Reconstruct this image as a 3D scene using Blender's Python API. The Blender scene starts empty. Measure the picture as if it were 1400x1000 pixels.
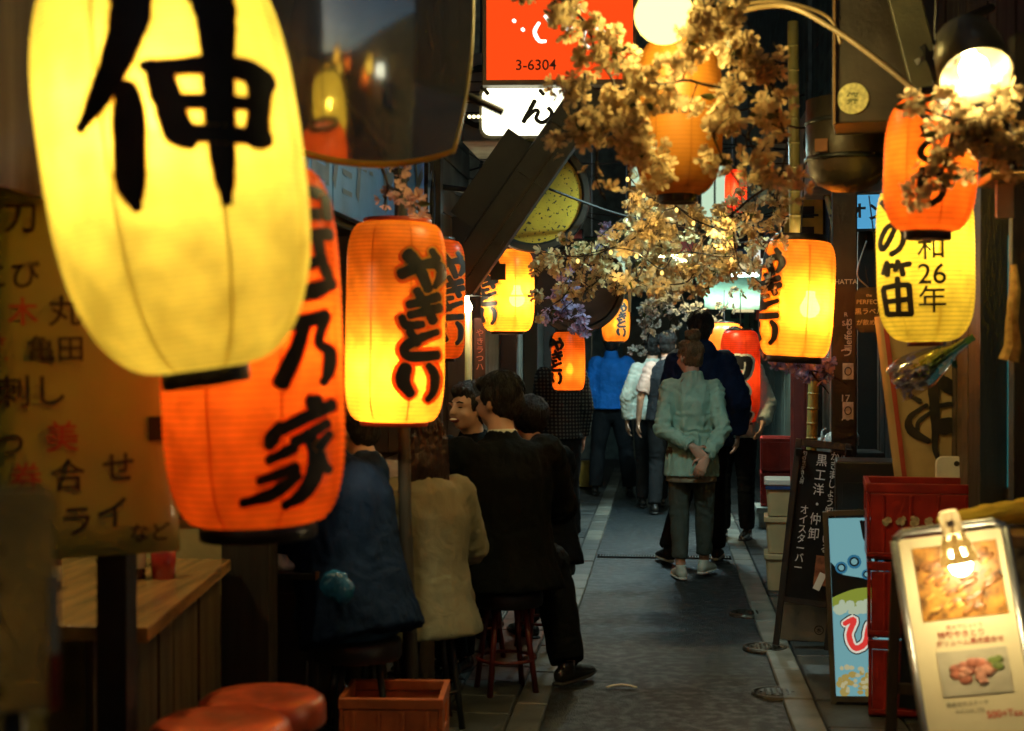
import bpy, bmesh, math, random
from mathutils import Vector, Matrix, noise, Euler
random.seed(11)
sc = bpy.context.scene
COL = sc.collection
R = math.radians
V = Vector

# ------------------------------------------------------------------ camera
F = 1400 * 50.0 / 36.0                     # focal length in photograph pixels
CAM = V((0.0, 0.0, 1.5))
cd = bpy.data.cameras.new('camera'); cam = bpy.data.objects.new('camera', cd); COL.objects.link(cam)
cd.lens = 50; cd.sensor_width = 36; cd.clip_start = 0.05; cd.clip_end = 400
cam.location = CAM
cam.rotation_euler = (R(90 - 0.44), 0, R(6.0))
cd.dof.use_dof = True; cd.dof.focus_distance = 8.4; cd.dof.aperture_fstop = 2.6
sc.camera = cam
CR = cam.rotation_euler.to_matrix()
FWD = CR @ V((0, 0, -1))

# ------------------------------------------------------------------ night sky, faint skylight
w = bpy.data.worlds.new('World'); sc.world = w; w.use_nodes = True
wn = w.node_tree.nodes; wl = w.node_tree.links
sky = wn.new('ShaderNodeTexSky'); sky.sky_type = 'NISHITA'; sky.sun_disc = False
sky.sun_elevation = R(16); sky.sun_rotation = R(200)
wl.new(sky.outputs[0], wn['Background'].inputs[0]); wn['Background'].inputs[1].default_value = 0.02
sl = bpy.data.lights.new('sun', 'SUN'); sl.energy = 0.03; sl.angle = R(12); sl.color = (0.75, 0.88, 1)
so = bpy.data.objects.new('sun', sl); COL.objects.link(so); so.rotation_euler = (R(25), R(8), 0)
sc.view_settings.view_transform = 'Standard'; sc.view_settings.look = 'None'
sc.view_settings.exposure = 0.0; sc.view_settings.gamma = 1.0
sc.cycles.use_denoising = True
sc.cycles.max_bounces = 5; sc.cycles.transparent_max_bounces = 8; sc.cycles.adaptive_threshold = .045; sc.cycles.adaptive_min_samples = 24; sc.cycles.sample_clamp_indirect = 4.0
sc.cycles.diffuse_bounces = 3; sc.cycles.glossy_bounces = 3

# ------------------------------------------------------------------ pixels to places
def ray(px, py): return CR @ V(((px - 700) / F, (500 - py) / F, -1))
def at(px, py, Y):
    d = ray(px, py); return CAM + d * (Y / d.y)
def atx(px, py, X):
    d = ray(px, py); return CAM + d * (X / d.x)
def gp(px, py, z=0.0):
    d = ray(px, py); return CAM + d * ((z - CAM.z) / d.z)
def mpp(p): return (p - CAM).dot(FWD) / F      # metres per pixel at a place
def face_cam(p):                               # z rotation that turns local -Y to the camera
    d = CAM - p; return math.atan2(d.x, -d.y)

# ------------------------------------------------------------------ objects
def tag(o, label=None, cat=None, group=None, kind=None):
    if label: o['label'] = label
    if cat: o['category'] = cat
    if group: o['group'] = group
    if kind: o['kind'] = kind
    return o
def thing(name, label, cat, loc=(0, 0, 0), rot=(0, 0, 0), group=None):
    o = bpy.data.objects.new(name, None); COL.objects.link(o)
    o.location = loc; o.rotation_euler = rot; o.empty_display_size = 0.1
    return tag(o, label, cat, group)
def link(name, me, mat=None, parent=None, loc=None, rot=None, scale=None):
    o = bpy.data.objects.new(name, me); COL.objects.link(o)
    if mat is not None and len(me.materials) == 0: me.materials.append(mat)
    if parent is not None: o.parent = parent
    if loc is not None: o.location = loc
    if rot is not None: o.rotation_euler = rot
    if scale is not None: o.scale = scale
    return o

class MB:
    def __init__(s): s.v = []; s.f = []
    def add(s, vs, fs):
        b = len(s.v); s.v += [V(p) for p in vs]; s.f += [tuple(i + b for i in f) for f in fs]; return s
    def box(s, c, d, rot=None):
        hx, hy, hz = d[0] / 2, d[1] / 2, d[2] / 2
        vs = [V((x, y, z)) for z in (-hz, hz) for y in (-hy, hy) for x in (-hx, hx)]
        if rot is not None:
            m = Euler(rot).to_matrix() if not isinstance(rot, Matrix) else rot
            vs = [m @ p for p in vs]
        c = V(c)
        return s.add([p + c for p in vs], [(0, 2, 3, 1), (4, 5, 7, 6), (0, 1, 5, 4), (1, 3, 7, 5), (3, 2, 6, 7), (2, 0, 4, 6)])
    def bb(s, a, b):
        return s.box([(a[i] + b[i]) / 2 for i in range(3)], [abs(b[i] - a[i]) for i in range(3)])
    def tube(s, pts, rad, n=10, side=None, caps=True):
        pts = [V(p) for p in pts]; m = len(pts)
        if not isinstance(rad, (list, tuple)) : rad = [rad] * m
        rad = [(r, r) if not isinstance(r, (list, tuple)) else r for r in rad]
        rings = []
        sv = V(side) if side is not None else None
        prev = None
        for i in range(m):
            t = (pts[min(i + 1, m - 1)] - pts[max(i - 1, 0)])
            if t.length < 1e-9: t = V((0, 0, 1))
            t.normalize()
            ref = sv if sv is not None else (prev if prev is not None else (V((1, 0, 0)) if abs(t.x) < .9 else V((0, 1, 0))))
            a = ref - t * ref.dot(t)
            if a.length < 1e-6: a = t.orthogonal()
            a.normalize(); b = t.cross(a); prev = a
            rings.append((pts[i], a, b, t, rad[i]))
        seq = []
        if caps == 'round':
            p, a, b, t, r = rings[0]; k = min(r)
            for o, q in ((1, .05), (.87, .5), (.5, .87)): seq.append((p - t * k * o, a, b, (r[0] * q, r[1] * q)))
        for p, a, b, t, r in rings: seq.append((p, a, b, r))
        if caps == 'round':
            p, a, b, t, r = rings[-1]; k = min(r)
            for o, q in ((.5, .87), (.87, .5), (1, .05)): seq.append((p + t * k * o, a, b, (r[0] * q, r[1] * q)))
        base = len(s.v)
        for p, a, b, r in seq:
            for j in range(n):
                an = 2 * math.pi * j / n
                s.v.append(p + a * (math.cos(an) * r[0]) + b * (math.sin(an) * r[1]))
        for i in range(len(seq) - 1):
            for j in range(n):
                k = (j + 1) % n
                s.f.append((base + i * n + j, base + i * n + k, base + (i + 1) * n + k, base + (i + 1) * n + j))
        if caps:
            s.f.append(tuple(base + j for j in range(n - 1, -1, -1)))
            s.f.append(tuple(base + (len(seq) - 1) * n + j for j in range(n)))
        return s
    def ell(s, c, r, n=14, m=9, rot=None):
        c = V(c); mt = Euler(rot).to_matrix() if rot is not None else None
        vs = []; fs = []
        for i in range(m + 1):
            th = math.pi * i / m
            for j in range(n):
                ph = 2 * math.pi * j / n
                p = V((math.sin(th) * math.cos(ph) * r[0], math.sin(th) * math.sin(ph) * r[1], math.cos(th) * r[2]))
                if mt is not None: p = mt @ p
                vs.append(c + p)
        for i in range(m):
            for j in range(n):
                k = (j + 1) % n
                fs.append((i * n + j, (i + 1) * n + j, (i + 1) * n + k, i * n + k))
        return s.add(vs, fs)
    def lathe(s, prof, n=32, c=(0, 0, 0), close=False):
        c = V(c); b = len(s.v)
        for r, z in prof:
            for j in range(n):
                a = 2 * math.pi * j / n
                s.v.append(c + V((r * math.cos(a), r * math.sin(a), z)))
        for i in range(len(prof) - 1):
            for j in range(n):
                k = (j + 1) % n
                s.f.append((b + i * n + j, b + i * n + k, b + (i + 1) * n + k, b + (i + 1) * n + j))
        if close:
            s.f.append(tuple(b + j for j in range(n - 1, -1, -1)))
            s.f.append(tuple(b + (len(prof) - 1) * n + j for j in range(n)))
        return s
    def mesh(s, name, smooth=False):
        me = bpy.data.meshes.new(name); me.from_pydata([tuple(p) for p in s.v], [], s.f); me.update()
        if smooth:
            for p in me.polygons: p.use_smooth = True
        return me
    def build(s, name, mat, parent=None, smooth=False, bevel=0, loc=None, rot=None):
        o = link(name, s.mesh(name, smooth), mat, parent, loc, rot)
        if bevel:
            b = o.modifiers.new('bevel', 'BEVEL'); b.width = bevel; b.segments = 2; b.limit_method = 'ANGLE'
        return o
def at_root(mb, root):                      # world coordinates into an unrotated root's own space
    l = V(root.location); mb.v = [p - l for p in mb.v]; return mb

# ------------------------------------------------------------------ materials
MATS = {}
def M(name, col, rough=.6, metal=0, var=.25, scale=8, bump=.15, bscale=60, spec=.5, stretch=None, coat=0, col2=None, wrinkle=0):
    if name in MATS: return MATS[name]
    m = bpy.data.materials.new(name); m.use_nodes = True; MATS[name] = m
    n = m.node_tree.nodes; l = m.node_tree.links; b = n['Principled BSDF']
    b.inputs['Metallic'].default_value = metal; b.inputs['Specular IOR Level'].default_value = spec
    b.inputs['Coat Weight'].default_value = coat
    tc = n.new('ShaderNodeTexCoord'); mp = n.new('ShaderNodeMapping'); l.new(tc.outputs['Object'], mp.inputs[0])
    if stretch: mp.inputs['Scale'].default_value = stretch
    no = n.new('ShaderNodeTexNoise'); no.inputs['Scale'].default_value = scale; no.inputs['Detail'].default_value = 6
    l.new(mp.outputs[0], no.inputs['Vector'])
    rp = n.new('ShaderNodeValToRGB'); l.new(no.outputs['Fac'], rp.inputs[0])
    c2 = col2 if col2 else [min(1, c * (1 + var)) for c in col]
    rp.color_ramp.elements[0].position = .3; rp.color_ramp.elements[1].position = .7
    rp.color_ramp.elements[0].color = [c * (1 - var) for c in col] + [1]
    rp.color_ramp.elements[1].color = list(c2) + [1]
    l.new(rp.outputs[0], b.inputs['Base Color'])
    mr = n.new('ShaderNodeMapRange'); l.new(no.outputs['Fac'], mr.inputs[0])
    mr.inputs[3].default_value = min(1, rough * 1.25); mr.inputs[4].default_value = rough * .75
    l.new(mr.outputs[0], b.inputs['Roughness'])
    if bump:
        n2 = n.new('ShaderNodeTexNoise'); n2.inputs['Scale'].default_value = bscale; n2.inputs['Detail'].default_value = 4
        l.new(mp.outputs[0], n2.inputs['Vector'])
        bp = n.new('ShaderNodeBump'); bp.inputs['Strength'].default_value = bump; bp.inputs['Distance'].default_value = .01
        l.new(n2.outputs['Fac'], bp.inputs['Height']); l.new(bp.outputs[0], b.inputs['Normal'])
        if wrinkle:
            n3 = n.new('ShaderNodeTexNoise'); n3.inputs['Scale'].default_value = 11; n3.inputs['Detail'].default_value = 3; n3.inputs['Distortion'].default_value = 1.6
            l.new(mp.outputs[0], n3.inputs['Vector']); b3 = n.new('ShaderNodeBump'); b3.inputs['Strength'].default_value = wrinkle; b3.inputs['Distance'].default_value = .03
            l.new(n3.outputs['Fac'], b3.inputs['Height']); l.new(b3.outputs[0], bp.inputs['Normal'])
    return m
def emit(name, col, strength):
    if name in MATS: return MATS[name]
    m = bpy.data.materials.new(name); m.use_nodes = True; MATS[name] = m
    n = m.node_tree.nodes; n.clear(); o = n.new('ShaderNodeOutputMaterial'); e = n.new('ShaderNodeEmission')
    e.inputs[0].default_value = (*col, 1); e.inputs[1].default_value = strength
    m.node_tree.links.new(e.outputs[0], o.inputs[0]); return m
def paper(name, col, ribs=150, trans=.10, diff=.35, grime=.42, dcol=None):
    """translucent lantern paper: light from the bulb inside comes through it"""
    if name in MATS: return MATS[name]
    m = bpy.data.materials.new(name); m.use_nodes = True; MATS[name] = m
    n = m.node_tree.nodes; l = m.node_tree.links; n.clear()
    o = n.new('ShaderNodeOutputMaterial'); tr = n.new('ShaderNodeBsdfTranslucent'); df = n.new('ShaderNodeBsdfDiffuse')
    tp = n.new('ShaderNodeBsdfTransparent'); m1 = n.new('ShaderNodeMixShader'); m2 = n.new('ShaderNodeMixShader')
    gl = n.new('ShaderNodeBsdfGlossy'); gl.inputs['Roughness'].default_value = .35; m3 = n.new('ShaderNodeMixShader')
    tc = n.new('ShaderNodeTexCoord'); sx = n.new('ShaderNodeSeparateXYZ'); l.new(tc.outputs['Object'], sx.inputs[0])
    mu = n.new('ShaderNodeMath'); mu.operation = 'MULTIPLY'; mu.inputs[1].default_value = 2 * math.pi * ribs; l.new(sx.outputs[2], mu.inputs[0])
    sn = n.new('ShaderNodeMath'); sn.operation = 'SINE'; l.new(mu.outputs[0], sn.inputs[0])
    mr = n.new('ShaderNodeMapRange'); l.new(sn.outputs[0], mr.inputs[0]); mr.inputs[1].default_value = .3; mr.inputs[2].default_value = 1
    mr.inputs[3].default_value = 1; mr.inputs[4].default_value = .60  # rib wire shadows put into the paper colour as darker lines
    no = n.new('ShaderNodeTexNoise'); no.inputs['Scale'].default_value = 14; no.inputs['Detail'].default_value = 7; l.new(tc.outputs['Object'], no.inputs['Vector'])
    mg = n.new('ShaderNodeMapRange'); l.new(no.outputs['Fac'], mg.inputs[0]); mg.inputs[1].default_value = .35; mg.inputs[2].default_value = .65
    mg.inputs[3].default_value = 1 - grime; mg.inputs[4].default_value = 1
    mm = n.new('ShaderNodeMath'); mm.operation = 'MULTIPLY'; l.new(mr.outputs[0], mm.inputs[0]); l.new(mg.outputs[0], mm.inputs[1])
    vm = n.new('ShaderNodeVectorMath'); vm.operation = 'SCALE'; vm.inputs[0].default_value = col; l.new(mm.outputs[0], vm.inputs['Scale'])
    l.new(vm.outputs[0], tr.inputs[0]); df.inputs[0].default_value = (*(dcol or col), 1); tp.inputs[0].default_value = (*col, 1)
    m1.inputs[0].default_value = diff; l.new(tr.outputs[0], m1.inputs[1]); l.new(df.outputs[0], m1.inputs[2])
    m2.inputs[0].default_value = trans; l.new(m1.outputs[0], m2.inputs[1]); l.new(tp.outputs[0], m2.inputs[2])
    m3.inputs[0].default_value = .03; l.new(m2.outputs[0], m3.inputs[1]); l.new(gl.outputs[0], m3.inputs[2])
    l.new(m3.outputs[0], o.inputs[0]); return m
def glass(name, col=(1, 1, 1), rough=.08, alpha=.25):
    """clear wrapping film: mostly see-through with a sheen"""
    if name in MATS: return MATS[name]
    m = bpy.data.materials.new(name); m.use_nodes = True; MATS[name] = m
    n = m.node_tree.nodes; l = m.node_tree.links; n.clear(); o = n.new('ShaderNodeOutputMaterial')
    a = n.new('ShaderNodeBsdfGlossy'); a.inputs['Roughness'].default_value = rough
    t = n.new('ShaderNodeBsdfTransparent'); t.inputs[0].default_value = (*col, 1); x = n.new('ShaderNodeMixShader')
    x.inputs[0].default_value = alpha; l.new(t.outputs[0], x.inputs[1]); l.new(a.outputs[0], x.inputs[2]); l.new(x.outputs[0], o.inputs[0])
    return m

BLACK = M('black_paint', (.012, .011, .010), .45)
INK = M('ink', (.010, .008, .007), .55, var=.5, scale=20, bump=0)
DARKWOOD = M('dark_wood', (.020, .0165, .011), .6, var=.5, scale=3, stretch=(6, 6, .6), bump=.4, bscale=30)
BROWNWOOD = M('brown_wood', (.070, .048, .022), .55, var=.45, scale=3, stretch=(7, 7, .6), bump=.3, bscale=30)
COUNTERWOOD = M('counter_wood', (.34, .185, .06), .22, var=.5, scale=3, stretch=(5, .5, 5), bump=.12, bscale=30)
DARKMETAL = M('dark_metal', (.03, .032, .03), .4, metal=.6)
STEEL = M('steel', (.35, .36, .34), .35, metal=.9)
TEALWALL = M('teal_wall', (.028, .048, .050), .7, var=.4, scale=4, bump=.3)
CABLE = M('cable_rubber', (.012, .012, .012), .5, bump=0)
WHITEPLASTIC = M('white_plastic', (.62, .62, .55), .35, var=.12)
CREAM = M('cream_paint', (.55, .47, .28), .6, var=.25)

# ------------------------------------------------------------------ lettering
def catmull(pts, k=6):
    out = []
    n = len(pts)
    if n == 2: pts = [pts[0], tuple((pts[0][i] + pts[1][i]) / 2 for i in range(3)), pts[1]]; n = 3
    for i in range(n - 1):
        p0 = pts[max(i - 1, 0)]; p1 = pts[i]; p2 = pts[i + 1]; p3 = pts[min(i + 2, n - 1)]
        for s in range(k):
            t = s / k
            out.append(tuple(.5 * (2 * p1[d] + (p2[d] - p0[d]) * t + (2 * p0[d] - 5 * p1[d] + 4 * p2[d] - p3[d]) * t * t + (3 * p1[d] - p0[d] - 3 * p2[d] + p3[d]) * t ** 3) for d in range(3)))
    out.append(tuple(pts[-1])); return out
def brush(strokes, grow=0.0, rag=.06, across=4):
    """brush strokes of (x, y, width): returns flat quads (u, v, layer)"""
    vs = []; fs = []; rnd = random.Random(5)
    for li, st in enumerate(strokes):
        c = catmull([tuple(map(float, p)) for p in st]); m = len(c)
        full = []
        a = V((c[0][0] - c[1][0], c[0][1] - c[1][1])); a = a.normalized() if a.length > 1e-9 else V((1, 0))
        b = V((c[-1][0] - c[-2][0], c[-1][1] - c[-2][1])); b = b.normalized() if b.length > 1e-9 else V((1, 0))
        w0 = c[0][2] + grow * 2; w1 = c[-1][2] + grow * 2
        for o, q in ((.5, .1), (.42, .6), (.22, .9)): full.append((c[0][0] + a.x * w0 * o * .7, c[0][1] + a.y * w0 * o * .7, w0 * q))
        for p in c: full.append((p[0], p[1], max(.02, p[2] + grow * 2) * (1 + rnd.uniform(-rag, rag))))
        for o, q in ((.22, .9), (.42, .6), (.5, .1)): full.append((c[-1][0] + b.x * w1 * o * .7, c[-1][1] + b.y * w1 * o * .7, w1 * q))
        base = len(vs); m = len(full)
        for i, p in enumerate(full):
            q0 = full[max(i - 1, 0)]; q1 = full[min(i + 1, m - 1)]
            t = V((q1[0] - q0[0], q1[1] - q0[1])); t = t.normalized() if t.length > 1e-9 else V((1, 0))
            nx, ny = -t.y, t.x
            for k in range(across + 1):
                o = (k / across - .5) * p[2]
                vs.append((p[0] + nx * o, p[1] + ny * o, li))
        for i in range(m - 1):
            for k in range(across):
                q = base + i * (across + 1) + k
                fs.append((q, q + 1, q + across + 2, q + across + 1))
    return vs, fs
TXT = {}
def text2d(body, size=1.0, offset=0.0, shear=0.0, line=1.0, grid=0):
    """font lettering as flat faces, centred, optionally cut on a grid so that it can bend round a lantern"""
    key = (body, offset, shear, line)
    if key not in TXT:
        c = bpy.data.curves.new('t', 'FONT'); c.body = body; c.offset = offset; c.shear = shear; c.space_line = line
        c.align_x = 'CENTER'; c.align_y = 'CENTER'; c.resolution_u = 4
        o = bpy.data.objects.new('t', c); COL.objects.link(o)
        me = bpy.data.meshes.new_from_object(o.evaluated_get(bpy.context.evaluated_depsgraph_get()))
        bpy.data.objects.remove(o); bpy.data.curves.remove(c)
        TXT[key] = me
    bm = bmesh.new(); bm.from_mesh(TXT[key])
    xs = [v.co.x for v in bm.verts]; ys = [v.co.y for v in bm.verts]
    cx = (max(xs) + min(xs)) / 2; cy = (max(ys) + min(ys)) / 2
    for v in bm.verts: v.co.x -= cx; v.co.y -= cy
    if grid:
        for ax, ext in ((0, (max(xs) - min(xs)) / 2), (1, (max(ys) - min(ys)) / 2)):
            k = -ext + grid
            while k < ext:
                nrm = V((1, 0, 0)) if ax == 0 else V((0, 1, 0))
                bmesh.ops.bisect_plane(bm, geom=bm.verts[:] + bm.edges[:] + bm.faces[:], plane_co=nrm * k, plane_no=nrm)
                k += grid
    bm.verts.index_update()
    vs = [(v.co.x * size, v.co.y * size, 0) for v in bm.verts]; fs = [tuple(v.index for v in f.verts) for f in bm.faces]
    bm.free(); return vs, fs
def flat_text(parent, vs_fs, mat, y=-.002, off=(0, 0), name='lettering', layer=.0002):
    """put flat lettering on a panel whose face looks along local -Y"""
    vs, fs = vs_fs
    mb = MB(); mb.add([(p[0] + off[0], y - p[2] * layer, p[1] + off[1]) for p in vs], fs)
    return mb.build(name, mat, parent)
def pxstrokes(strokes, cx, cy, s, tilt=0):
    """strokes given in photograph pixels -> metres about a centre"""
    ct, st = math.cos(tilt), math.sin(tilt)
    out = []
    for k in strokes:
        q = []
        for x, y, wd in k:
            dx, dy = (x - cx) * s, (cy - y) * s
            q.append((dx * ct + dy * st, -dx * st + dy * ct, wd * s))
        out.append(q)
    return out
YAKITORI = [[(547,376,13),(579,361,12),(597,360,13),(604,372,14),(594,391,7)], [(556,349,17),(572,366,14),(585,395,12)], [(589,341,8),(596,352,12)],
  [(558,417,10),(580,411,11),(599,404,12)], [(560,431,10),(582,425,11),(602,419,12)], [(569,397,10),(582,418,11),(593,438,12)], [(549,434,9),(556,445,11),(578,443,9)],
  [(560,453,10),(572,469,10)], [(599,453,8),(575,462,11),(554,475,12),(561,487,12),(599,485,12)],
  [(556,502,15),(552,520,17),(563,538,11)], [(587,499,8),(596,512,12),(595,534,10),(586,547,5)]]

# ================================================================== the setting
XL, XR = -0.48, 0.52                      # edges of the asphalt lane
ASPH = M('wet_asphalt', (.0065, .012, .015), .42, var=.8, scale=60, bump=.8, bscale=160, spec=.55)
def wet(m, sc_=3.0):                      # damp patches: smoother where a broad noise is high
    n = m.node_tree.nodes; l = m.node_tree.links; b = n['Principled BSDF']
    tc = n.new('ShaderNodeTexCoord'); no = n.new('ShaderNodeTexNoise'); no.inputs['Scale'].default_value = sc_; no.inputs['Detail'].default_value = 5
    l.new(tc.outputs['Object'], no.inputs['Vector']); mr = n.new('ShaderNodeMapRange'); l.new(no.outputs['Fac'], mr.inputs[0])
    mr.inputs[1].default_value = .42; mr.inputs[2].default_value = .62; mr.inputs[3].default_value = .58; mr.inputs[4].default_value = .36
    l.new(mr.outputs[0], b.inputs['Roughness'])
    vo = n.new('ShaderNodeTexVoronoi'); vo.inputs['Scale'].default_value = 26; l.new(tc.outputs['Object'], vo.inputs['Vector'])     # pale stones, gum and grit
    r2 = n.new('ShaderNodeValToRGB'); r2.color_ramp.elements[0].position = .10; r2.color_ramp.elements[0].color = (1, 1, 1, 1); r2.color_ramp.elements[1].position = .17; r2.color_ramp.elements[1].color = (0, 0, 0, 1); l.new(vo.outputs['Distance'], r2.inputs[0])
    sx = n.new('ShaderNodeSeparateColor'); l.new(vo.outputs['Color'], sx.inputs[0]); gt = n.new('ShaderNodeMath'); gt.operation = 'GREATER_THAN'; gt.inputs[1].default_value = .78; l.new(sx.outputs[0], gt.inputs[0])
    mu = n.new('ShaderNodeMath'); mu.operation = 'MULTIPLY'; l.new(gt.outputs[0], mu.inputs[0]); l.new(r2.outputs[0], mu.inputs[1])
    mx = n.new('ShaderNodeMix'); mx.data_type = 'RGBA'; l.new(mu.outputs[0], mx.inputs['Factor']); l.new(b.inputs['Base Color'].links[0].from_socket, mx.inputs[6]); mx.inputs[7].default_value = (.11, .10, .085, 1); l.new(mx.outputs[2], b.inputs['Base Color'])
wet(ASPH, 16)
g = MB(); g.add([(-40, -20, -.02), (40, -20, -.02), (40, 60, -.02), (-40, 60, -.02)], [(0, 1, 2, 3)])
tag(g.build('ground', M('mortar', (.03, .03, .028), .8)), kind='structure')
def slab(name, x0, x1, y0, y1, z, mat, nx=10, ny=120, amp=.004):
    mb = MB(); vs = []; fs = []
    for i in range(ny + 1):
        for j in range(nx + 1):
            x = x0 + (x1 - x0) * j / nx; y = y0 + (y1 - y0) * i / ny
            vs.append((x, y, z + amp * noise.noise(V((x * 2, y * 2, 0)))))
    for i in range(ny):
        for j in range(nx):
            a = i * (nx + 1) + j; fs.append((a, a + 1, a + nx + 2, a + nx + 1))
    mb.add(vs, fs); o = mb.build(name, mat, smooth=True); tag(o, kind='structure'); return o
slab('road', XL, XR, -4, 30, 0, ASPH)
# a strip of older, browner asphalt patched across the lane in front
PATCH = M('old_asphalt', (.0075, .0085, .0075), .5, var=.8, scale=50, bump=.9, bscale=120); wet(PATCH, 18)
slab('road_patch', XL + .002, XR - .002, 1.0, 6.35, .008, PATCH, 10, 40, .003)
pavL = slab('pavement_left', -1.45, XL, -4, 30, -.004, MATS['mortar'], 4, 40, 0)
pavR = slab('pavement_right', XR, 1.6, -4, 30, -.004, MATS['mortar'], 4, 40, 0)
KERB = [M('kerb_stone', (.125, .125, .105), .5, var=.4, scale=6, bump=.3), M('kerb_stone_dark', (.065, .067, .06), .5, var=.4, scale=6, bump=.3)]
TILES = [M('tile_grey', (.045, .048, .046), .5, var=.35, scale=7, bump=.3), M('tile_slate', (.028, .033, .034), .45, var=.35, scale=7, bump=.3),
         M('tile_red', (.10, .038, .028), .5, var=.35, scale=7, bump=.3)]
def block_mesh(name, dx, dy, dz, mat):
    bm = bmesh.new(); bmesh.ops.create_cube(bm, size=1)
    for v in bm.verts: v.co = V((v.co.x * dx, v.co.y * dy, v.co.z * dz))
    bmesh.ops.bevel(bm, geom=[e for e in bm.edges if all(v.co.z > 0 for v in e.verts)], offset=.006, segments=1, affect='EDGES')
    me = bpy.data.meshes.new(name); bm.to_mesh(me); bm.free(); me.materials.append(mat); return me
kb = [block_mesh('kerb', .13, .585, .05, k) for k in KERB]
tl = [block_mesh('paving_tile', .262, .292, .04, k) for k in TILES]
rs = [block_mesh('paving_slab', .315, .44, .04, k) for k in TILES]
rnd = random.Random(3)
for i in range(26):
    y = 3.3 + i * .6
    link('kerb', rnd.choice(kb), parent=pavL, loc=(XL - .067, y, -.006 + rnd.uniform(-.003, .003)), rot=(0, 0, rnd.uniform(-.004, .004)))
    link('kerb', kb[0] if rnd.random() < .7 else kb[1], parent=pavR, loc=(XR + .067, y + .2, -.006 + rnd.uniform(-.003, .003)), rot=(0, 0, rnd.uniform(-.004, .004)))
for i in range(38):
    y = 3.3 + i * .3
    for j in range(2):
        red = (j == 0 and 6.5 < y < 9.5)
        link('paving_tile', tl[2] if red else rnd.choice(tl[:2]), parent=pavL, loc=(XL - .275 - j * .27, y, -.007 + rnd.uniform(-.004, .003)), rot=(rnd.uniform(-.008, .008), rnd.uniform(-.008, .008), 0))
for i in range(27):
    y = 3.3 + i * .45
    for j in range(2):
        link('paving_slab', rnd.choice(rs[:2]), parent=pavR, loc=(XR + .30 + j * .323, y + .1 * j, -.007 + rnd.uniform(-.004, .003)), rot=(rnd.uniform(-.008, .008), rnd.uniform(-.008, .008), 0))

# ------------------------------------------------------------------ covers, drain, litter
def cover(px, py, label):
    p = gp(px, py); t = thing('valve_cover', label, 'cover', (p.x, p.y, .010))
    MB().lathe([(.0, .008), (.085, .008), (.087, .003), (.094, .003), (.096, .010), (.110, .010), (.114, -.01)], 28).build('rim', M('cast_iron', (.055, .05, .038), .3, metal=.8, bump=.5, bscale=90), t, True)
    st = MB()
    for i in range(-3, 4):
        for j in range(-3, 4):
            if i * i + j * j < 10: st.box((i * .023, j * .023, .010), (.011, .011, .006))
    st.build('stud', MATS['cast_iron'], t); return t
cover(1062, 952, 'round iron valve cover at kerb edge in line with the backlit blue sign')
cover(1046, 889, 'round iron valve cover at kerb beside foot of the chalkboard')
cover(1024, 842, 'round iron valve cover at kerb in front of stacked cream tubs')
p = gp(860, 762)
dr = thing('drain_grate', 'narrow slotted metal drain grate crossing the asphalt lane', 'drain', (0.02, p.y, .006))
MB().box((0, -.045, 0), (.98, .012, .012)).box((0, .045, 0), (.98, .012, .012)).build('frame', DARKMETAL, dr)
slat = MB().box((0, 0, 0), (.009, .08, .010)).mesh('slat')
for i in range(48): link('slat', slat, STEEL, dr, loc=(-.47 + i * .02, 0, 0))
p = gp(850, 944)
lt = MB(); pts = [(-.067, -.012, 0), (-.04, .002, .006), (0, .010, .010), (.04, .008, .006), (.066, -.002, 0)]
lt.tube(pts, [(.013, .004)] * 5, 6, side=(0, 1, 0)); o = lt.build('paper_scrap', M('white_paper', (.88, .87, .82), .7, var=.08), smooth=True)
o.location = (p.x, p.y, .014); tag(o, 'curved white scrap of paper lying on the asphalt', 'scrap')

# ------------------------------------------------------------------ buildings
def boards(parent, mat, X, y0, y1, z0, z1, wd, th=.025, jitter=.006, name='board', axis='y'):
    """upright boards side by side along Y (axis y) or along X (axis x, at depth X)"""
    n = max(1, round((y1 - y0) / wd)); wd = (y1 - y0) / n; l = V(parent.location)
    d = (th, wd - .006, z1 - z0) if axis == 'y' else (wd - .006, th, z1 - z0)
    me = MB().box((0, 0, 0), d).mesh(name)
    for i in range(n):
        c = y0 + (i + .5) * wd; q = V((X + rnd.uniform(-jitter, jitter), c, (z0 + z1) / 2)) if axis == 'y' else V((c, X + rnd.uniform(-jitter, jitter), (z0 + z1) / 2))
        link(name, me, mat, parent, loc=q - l)
def part(parent, name, mat, *boxes, bevel=0):
    mb = MB()
    for a, b in boxes: mb.bb(a, b)
    at_root(mb, parent); return mb.build(name, mat, parent, bevel=bevel)
def planks(parent, mat, X, y0, y1, z0, z1, h, th=.022, name='plank', s=-1):
    n = round((z1 - z0) / h); h = (z1 - z0) / n; l = V(parent.location)
    me = MB().box((0, 0, 0), (th, y1 - y0, h - .008)).mesh(name)
    for i in range(n): link(name, me, mat, parent, loc=V((X + rnd.uniform(-.004, .004), (y0 + y1) / 2, z0 + (i + .5) * h)) - l)

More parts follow.
